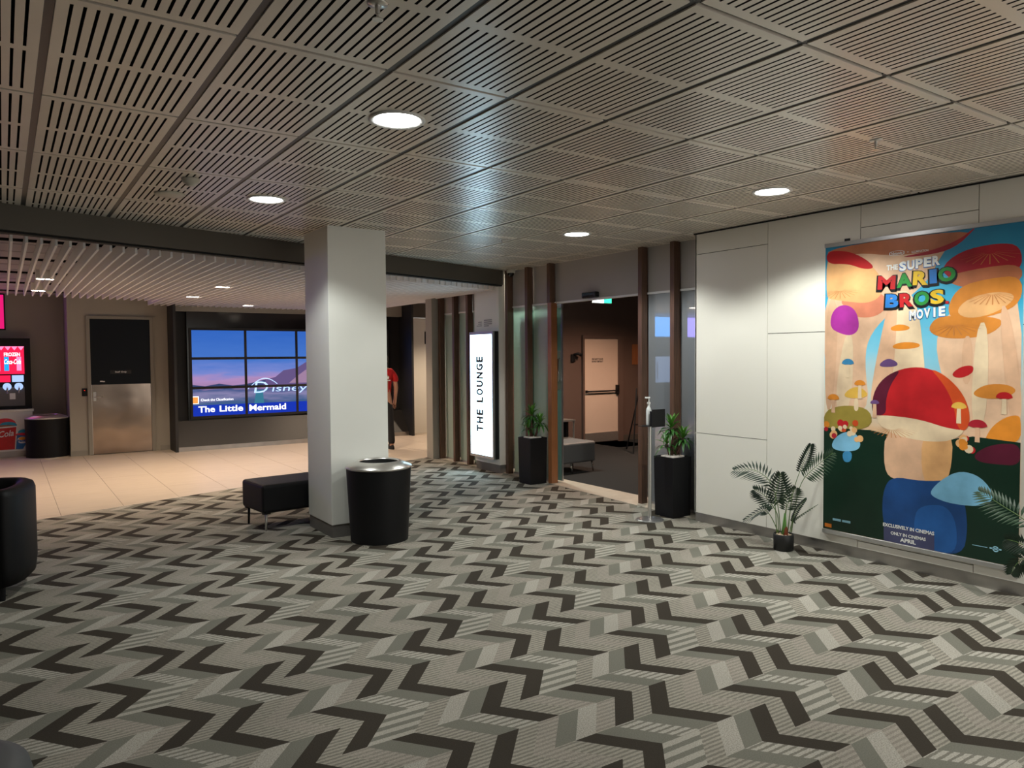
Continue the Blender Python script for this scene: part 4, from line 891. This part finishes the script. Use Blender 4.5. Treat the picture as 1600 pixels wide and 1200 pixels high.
def palm(label, x, y, fr_, dx, dy):
    p = thing('potted_palm', label, 'palm', (x, y, 0), 0, 'small potted palms on the carpet')
    MB().lathe([(.066, 0), (.078, .005), (.081, .13), (.076, .135), (.073, .118), (.001, .116)], n=32, cap=False).build('pot', 'pot_black', p, smooth=True)
    sb = MB()
    for k in range(26):
        a = k*2.4; r = .066*math.sqrt((k+.5)/26); sb.sphere((r*math.cos(a), r*math.sin(a), .119), .009+.004*random.random(), 7, 5)
    sb.build('pebbles', 'pebble', p)['kind'] = 'stuff'
    MB().loft([[(.016*math.cos(a*.785), .026*math.sin(a*.785), .11) for a in range(8)], [(.012*math.cos(a*.785), .018*math.sin(a*.785)-.008, .20) for a in range(8)], [(.006*math.cos(a*.785), .010*math.sin(a*.785)-.012, .30) for a in range(8)]]).build('trunk', 'palm_trunk', p, smooth=True)
    MB().loft([[(-.004+.020*math.cos(a*.785), -.022+.018*math.sin(a*.785), .115) for a in range(8)], [(-.004+.016*math.cos(a*.785), -.026+.014*math.sin(a*.785), .17) for a in range(8)], [(-.004+.004*math.cos(a*.785), -.030+.006*math.sin(a*.785), .195) for a in range(8)]]).build('husk', 'husk', p, smooth=True)
    for k, (pts, off, nl, size, m_, fl_, st_, wb_) in enumerate(fr_):
        frond(p, [(a-dy, b) for a, b in pts], off, nl, size, m_, fl_, st_, wb_)
    return p
VD = (-.75, -.62, .1)
palm('potted palm on the carpet left of the film banner', 5.22, 3.70, [
    (PF[0], -.01, 15, .15, 'palm', (-.6, -.35, .75), .46, -.10), (PF[1], .04, 16, .10, 'palm', (-.3, -.9, .1), .60, .04), (PF[2], .02, 15, .135, 'palm_light', (-.85, -.35, .5), .55, -.03),
    (PF[3], -.02, 13, .11, 'palm', VD, .42, -.04), (PF[4], -.01, 13, .125, 'palm', (-.6, .1, .9), .52, -.04), (PF[5], -.04, 14, .12, 'palm', VD, .46, -.06), (PF[6], -.03, 13, .115, 'palm_light', VD, .38, -.05),
    (PF[7], .0, 15, .06, 'palm', (-.2, -.5, .9), .40, -.02), (PF[8], -.02, 16, .055, 'palm', (-.9, .3, .5), .40, -.02), (PF[9], .02, 13, .11, 'palm', VD, .50, .03)], 0, 3.70)
P2 = [[(1.80,.14),(1.83,.36),(1.945,.535),(2.095,.627),(2.224,.698)], [(1.80,.14),(1.85,.30),(1.924,.375),(2.002,.410),(2.062,.417)], [(1.80,.14),(1.86,.26),(1.944,.325),(1.993,.282),(2.017,.223)], [(1.80,.14),(1.79,.4),(1.74,.6),(1.63,.72),(1.5,.8)], [(1.80,.14),(1.76,.3),(1.68,.42),(1.56,.46),(1.45,.42)], [(1.80,.14),(1.80,.4),(1.78,.62),(1.75,.78),(1.70,.9)]]
palm('potted palm right of the film banner, mostly out of frame', 5.22, 1.80, [
    (P2[0], .0, 16, .12, 'palm_light', (-.85, -.35, .5), .50, -.02), (P2[1], .0, 15, .09, 'palm', VD, .45, -.02), (P2[2], -.02, 15, .08, 'palm', VD, .45, -.04), (P2[3], .0, 16, .13, 'palm', (-.6, -.3, .8), .45, -.08), (P2[4], .0, 15, .11, 'palm', (-.6, .1, .9), .45, -.06), (P2[5], .0, 16, .11, 'palm', VD, .5, -.05)], 0, 1.80)

# ---- hand sanitiser stand and bottle
ss = thing('sanitiser_stand', 'slim steel sanitiser stand with black holder by the doorway', 'stand', (5.135, 5.135, 0))
MB().lathe([(.135, 0), (.135, .006), (.12, .012), (.02, .018), (.001, .018)], n=40, cap=False).build('base', 'alu', ss, smooth=False)
MB().lathe([(.017, .014), (.017, .915)], n=20).build('pole', 'steel', ss, smooth=False)
MB().box(-.10, .10, -.05, .06, .912, .918).build('tray', 'black_box', ss)
MB().box(-.03, .145, -.062, -.058, .905, 1.075).build('holder_plate', 'black_box', ss)
MB().box(-.034, -.030, -.062, -.035, .918, 1.06).build('holder_side', 'black_box', ss)
sb = thing('sanitiser_bottle', 'clear pump bottle of hand sanitiser in the black holder', 'bottle', (5.132, 5.145, .9185))
MB().lathe([(.024, 0), (.026, .01), (.026, .14), (.022, .165), (.012, .18), (.012, .205)], n=20).build('body', 'clear_plastic', sb, smooth=True)
MB().lathe([(.017, .205), (.017, .225), (.006, .228), (.006, .262)], n=14).build('collar', 'white_plastic', sb)
MB().box(-.045, .012, -.010, .010, .260, .276).build('pump', 'white_plastic', sb, bevel=.004)

# ---- drinks counter and frozen drink machine
ct = thing('drinks_counter', 'white counter with printed soft drink cups at the left edge', 'counter', (0, 0, 0))
MB().box(-2.7, .385, 14.60, 14.95, .10, .74).build('cabinet', 'white_plastic', ct)
MB().box(-2.7, .405, 14.58, 14.96, .74, .785).build('worktop', 'steel', ct, bevel=.005)
MB().box(-2.7, .37, 14.63, 14.95, 0, .10).build('toe_kick', 'steel_skirt', ct)
for k, c in dict(cola_red=(.55,.012,.015), cola_rim=(.30,.12,.05), slush_red=(.70,.03,.06), slush_blue=(.02,.32,.52), fanta_blue=(.02,.14,.42), fanta_org=(.80,.34,.03), cup_white=(.8,.8,.78)).items(): mat(k, c, .4, 0, .4, var=.12, scale=14)
cp = MB(); cyy = 14.596
def cpoly(pts, mi, d=0.0): cp.add([(x, cyy-d, z) for x, z in pts], [list(range(len(pts)))], mi)
ell = lambda cx, cz, a, b, n=24: [(cx+a*math.cos(2*math.pi*k/n), cz+b*math.sin(2*math.pi*k/n)) for k in range(n)]
cpoly(ell(.0, .545, .155, .10), 2, .001); cpoly(ell(.045, .525, .12, .06), 3, .002); cpoly(ell(-.01, .50, .165, .035), 1, .003)
cpoly([(-.17, .50), (.165, .515), (.165, .49), (-.17, .465)], 6, .0035); cpoly([(-.18, .475), (.155, .495), (.125, .13), (-.13, .13)], 0, .004)
cpoly(ell(.25, .40, .075, .05), 3, .005); cpoly(ell(.23, .365, .09, .03), 2, .0052); cpoly([(.16, .365), (.345, .335), (.24, .13), (.14, .13)], 4, .0056)
cpoly(ell(.235, .275, .075, .055), 6, .006); cpoly(ell(.235, .30, .05, .026), 5, .0064)
cpoly([(.24, .13), (.345, .29), (.36, .13)], 6, .0058)
cp.text('Coca-Cola', (0, cyy-.007, 0), (1,0,0), (0,0,1), (-.36, .118, .33, .43), 6, bold=.015, shear=.35, rot=.10)
cp.text('Fanta', (0, cyy-.007, 0), (1,0,0), (0,0,1), (.165, .31, .245, .29), 4, bold=.05, rot=.06)
cp.build('printed_cups', ['cola_red', 'cola_rim', 'slush_red', 'slush_blue', 'fanta_blue', 'fanta_org', 'cup_white'], ct)
mc = thing('drink_machine', 'black frozen drink machine with lit red display on counter', 'drink machine', (0, 14.72, .785))
MB().box(-.62, .385, .02, .24, 0, 1.165).build('cabinet', 'black_box', mc)
MB().box(-.60, .29, .0, .02, .05, .36).build('steel_front', 'grey_vinyl', mc)
emit('slush_screen', (.75, .012, .06), 1.5); emit('slush_cyan', (.02, .40, .85), 1.2); emit('slush_pink', (.95, .25, .5), 1.4)
ds = MB().box(-.60, .295, .0, .02, .575, 1.03).build('display', 'slush_screen', mc)
d2 = MB()
for xa, mi in ((.02, 1), (.10, 0), (.19, 2), (-.10, 1)): d2.box(xa, xa+.065, -.003, 0, .63, .86, mi)
d2.text('FROZEN', (0, -.004, 0), (1,0,0), (0,0,1), (.02, .24, .87, .93), 3, bold=.03); d2.text('Coca-Cola', (0, -.004, 0), (1,0,0), (0,0,1), (.02, .25, .74, .82), 3, bold=.02, shear=.35)
for k in range(10): d2.add([(-.60+.09*k, -.003, 1.03), (-.555+.09*k, -.003, .965), (-.51+.09*k, -.003, 1.03)], [(0,1,2)], 2)
d2.build('display_picture', ['slush_screen', 'slush_cyan', 'slush_pink', 'vid_white'], ds)
MB().box(-.15, .10, .0, .02, .445, .555).build('label_panel', 'slush_screen', mc); MB().box(.12, .28, .0, .02, .445, .555).build('label_panel', 'fridge_glow', mc)
for xa in (-.12, .05, .21):
    MB().lathe([(.001, 0), (.06, 0), (.06, .02), (.001, .021)], n=24, cap=False).build('barrel_window', 'fridge_glow', mc, smooth=True).matrix_local = Matrix.Translation((xa, .0, .37)) @ Matrix.Rotation(math.radians(90), 4, 'X')
    MB().tube([(xa, -.02, .36), (xa, -.05, .34), (xa, -.05, .26)], .014, 8).build('tap', 'chrome', mc, smooth=True)
MB().box(.08, .16, -.002, 0, .16, .26).build('sticker', 'white_ink', mc)
# menu screens along the candy bar (first one just enters the frame at the left)
for k, (xa, xb, m_, lab) in enumerate(((-.98, .038, 'pink_screen', 'bright pink menu screen at the upper left edge'), (-2.25, -1.15, 'menu_purple', 'violet menu screen left of the pink one'), (-4.50, -3.36, 'menu_blue', 'blue menu screen reflected in the lounge glass'), (-5.95, -4.80, 'menu_violet', 'violet menu screen at the far left of the bar'))):
    s = thing('menu_screen', lab, 'screen', (xa, 14.92, 2.11), 0, 'menu screens above the candy bar')
    MB().box(-.02, xb-xa+.02, .0, .06, -.02, .58).build('frame', 'black_box', s)
    MB().box(0, xb-xa, -.003, 0, 0, .56).build('display', m_, s)
fg = thing('drinks_fridge', 'lit glass-front drinks fridge along the candy bar', 'fridge', (-3.45, 14.3, 0))
MB().box(-.40, .40, .0, .62, .0, 1.75).build('cabinet', 'charcoal', fg); MB().box(-.34, .34, -.01, 0, .85, 1.55).build('glass_door', 'fridge_glow', fg); MB().tube([(.30, -.03, .95), (.30, -.03, 1.4)], .012).build('handle', 'steel', fg)
tag(MB().box(1.065, 1.145, 14.085, 14.10, .985, 1.115).build('card_reader', 'black_box', bevel=.006), 'small black card reader on the wall left of staff door', 'card reader')
o = MB().box(1.098, 1.110, 14.083, 14.0855, 1.075, 1.082).build('indicator_light', 'red_led', bpy.data.objects['card_reader'])

# ---- lounge furniture
ot = thing('ottoman', 'grey square ottoman on chrome legs inside the lounge', 'ottoman', (6.42, 7.98, 0), math.radians(2))
MB().box(-.34, .30, -.23, .27, .14, .42).build('cushion', 'grey_vinyl', ot, bevel=.03, seg=3)
for x, y in ((-.14, -.21), (.26, -.19), (.26, .23), (-.30, .23)):
    MB().tube([(x, y, .14), (x+.012, y-.012, 0)], [.014, .009], 8).build('leg', 'chrome', ot, smooth=True)
tb_ = thing('side_table', 'glossy black side table with metal edges in the lounge', 'table', (7.10, 9.15, 0))
MB().box(-.24, .24, -.20, .20, .575, .60).build('top', 'steel', tb_)
MB().box(-.22, .22, -.18, .18, .30, .32).build('shelf', 'steel', tb_)
MB().box(-.20, .18, -.10, .16, .32, .575).build('box', 'black_gloss', tb_)
for x, y in ((-.22, -.18), (.22, -.18), (-.22, .18), (.22, .18)): MB().box(x-.01, x+.01, y-.01, y+.01, 0, .575).build('leg', 'steel', tb_)
wl = thing('wall_fitting', 'small black fitting on the lounge back wall', 'wall fitting', (8.36, 10.26, 1.58))
MB().box(-.05, .04, -.03, .0, -.10, .04).build('body', 'black_box', wl, bevel=.008)
MB().tube([(0, -.02, .03), (.06, -.08, .05), (.12, -.10, .02)], [.02, .025, .03], 8).build('arm', 'black_box', wl, smooth=True)
es = thing('easel', 'thin black easel standing in the lounge behind the doorway edge', 'easel', (8.6, 8.9, 0))
for a, b in (((-.22, -.15, 0), (.0, .0, 1.05)), ((.45, -.15, 0), (.16, .0, 1.05)), ((.1, .35, 0), (.08, .02, 1.0))): MB().tube([a, b], .012).build('leg', 'black_box', es)
MB().box(-.12, .32, -.08, -.05, .45, .47).build('ledge', 'black_box', es)
tag(MB().box(9.80, 10.1, 10.25, 10.268, 1.42, 1.80).build('wall_notice', 'wood_post'), 'orange framed notice on lounge wall right of its door', 'notice')

# ---- person walking behind the column
def skin_obj(name, vs_, es_, m_, parent, root=0, sub=2):
    me = bpy.data.meshes.new(name); me.from_pydata([v[:3] for v in vs_], es_, []); me.materials.append(M[m_])
    o = put(name, me, parent); md = o.modifiers.new('skin', 'SKIN'); md.use_smooth_shade = True
    lay = me.skin_vertices[0].data if me.skin_vertices else None
    if lay:
        for i, v in enumerate(vs_):
            r = v[3]; lay[i].radius = (r if len(v) < 5 else v[3], r if len(v) < 5 else v[4]); lay[i].use_root = (i == root)
    s = o.modifiers.new('sub', 'SUBSURF'); s.levels = sub; s.render_levels = sub
    return o
pe = thing('person', 'person in red t-shirt and black trousers, half hidden behind the column', 'person', (5.43, 11.86, 0), math.radians(-4))
bv = [(0,0,.88,.12), (0,0,1.05,.115), (0,.0,1.22,.13), (0,.0,1.34,.10), (0,.01,1.41,.052), (0,.015,1.47,.055), (0,.02,1.535,.088), (0,.02,1.60,.075)]
be = [(0,1),(1,2),(2,3),(3,4),(4,5),(5,6),(6,7)]
def chain(start, pts):
    prev = start
    for q in pts: bv.append(q); be.append((prev, len(bv)-1)); prev = len(bv)-1
    return prev
for s in (-1, 1):
    wst = chain(3, [(s*.12,0,1.345,.062), (s*.19,-.005,1.29,.050), (s*.225,-.03,1.06,.040), (s*.235,.04,.86,.028)])
    pm = chain(wst, [(s*.235,.06,.79,.030)])
    for q, (dx, dy, L) in enumerate(((-.025,.015,.065), (-.010,.022,.078), (.006,.022,.074), (.020,.014,.058))):
        chain(pm, [(s*.235+dx, .065+dy, .755, .0095), (s*.235+dx*1.05, .065+dy*.8, .755-L*.5, .0088), (s*.235+dx*.95, .060+dy*.2, .755-L*.95, .0075)])
    chain(wst, [(s*.235-.012, .085, .80, .011), (s*.235-.016, .10, .765, .009)])
    step = .10 if s < 0 else -.14
    kn = chain(0, [(s*.085,.0,.80,.085), (s*.09,step*.45+.02,.47,.060), (s*.092,step,.10,.040)])
    chain(kn, [(s*.095,step+.02,.045,.035), (s*.10,step+.15,.035,.032)])
skin_obj('body', bv, be, 'skin', pe)
sv = [(0,0,.84,.150,.115), (0,0,1.0,.145,.112), (0,0,1.2,.165,.12), (0,0,1.33,.125,.09), (0,.005,1.385,.062,.062)]; se = [(0,1),(1,2),(2,3),(3,4)]
for s in (-1, 1):
    k = len(sv); sv += [(s*.13,0,1.335,.078,.075), (s*.205,-.005,1.265,.074,.07), (s*.228,-.02,1.135,.070,.068)]; se += [(3,k),(k,k+1),(k+1,k+2)]
skin_obj('shirt', sv, se, 'red_shirt', pe)
tv = [(0,0,.90,.140,.11), (0,0,.83,.135,.115)]; te_ = [(0,1)]
for s in (-1, 1):
    step = .10 if s < 0 else -.14; k = len(tv)
    tv += [(s*.088,0,.76,.100), (s*.092,step*.45+.02,.46,.078), (s*.094,step,.07,.062)]; te_ += [(1,k),(k,k+1),(k+1,k+2)]
    MB().loft([[(s*.097+.045*math.cos(a*.524)*w_, step+.06+.13*math.sin(a*.524)*w_, z) for a in range(12)] for w_, z in ((.95, 0), (1.0, .02), (.9, .055), (.55, .085))]).build('shoe', 'black_cloth', pe, smooth=True)
skin_obj('trousers', tv, te_, 'black_cloth', pe)
hr = MB().sphere((0, .005, 1.568), .098, 18, 12, 0, .96, 1.08, 1.02); hr.v = [(x, y if y < .06 else .06, max(z, 1.485)) for x, y, z in hr.v]; hr.build('hair', 'hair', pe, smooth=True)
for s in (-1, 1): MB().sphere((s*.088, .025, 1.53), .024, 10, 8, 0, .45, .7, 1.2).build('ear', 'skin', pe, smooth=True)
fc = MB().sphere((-.03, .098, 1.545), .011, 8, 6).sphere((.03, .098, 1.545), .011, 8, 6).build('eyes', 'white_ink', pe, smooth=True)
MB().loft([[(-.012, .10, 1.54), (.012, .10, 1.54), (0, .105, 1.545)], [(-.016, .108, 1.505), (.016, .108, 1.505), (0, .128, 1.51)]]).build('nose', 'skin', pe)
MB().box(-.024, .024, .094, .104, 1.478, 1.486).build('mouth', 'husk', pe)
MB().box(-.085, .085, -.130, -.124, 1.185, 1.20).box(-.06, .06, -.130, -.124, 1.22, 1.26).build('shirt_print', 'white_ink', pe)
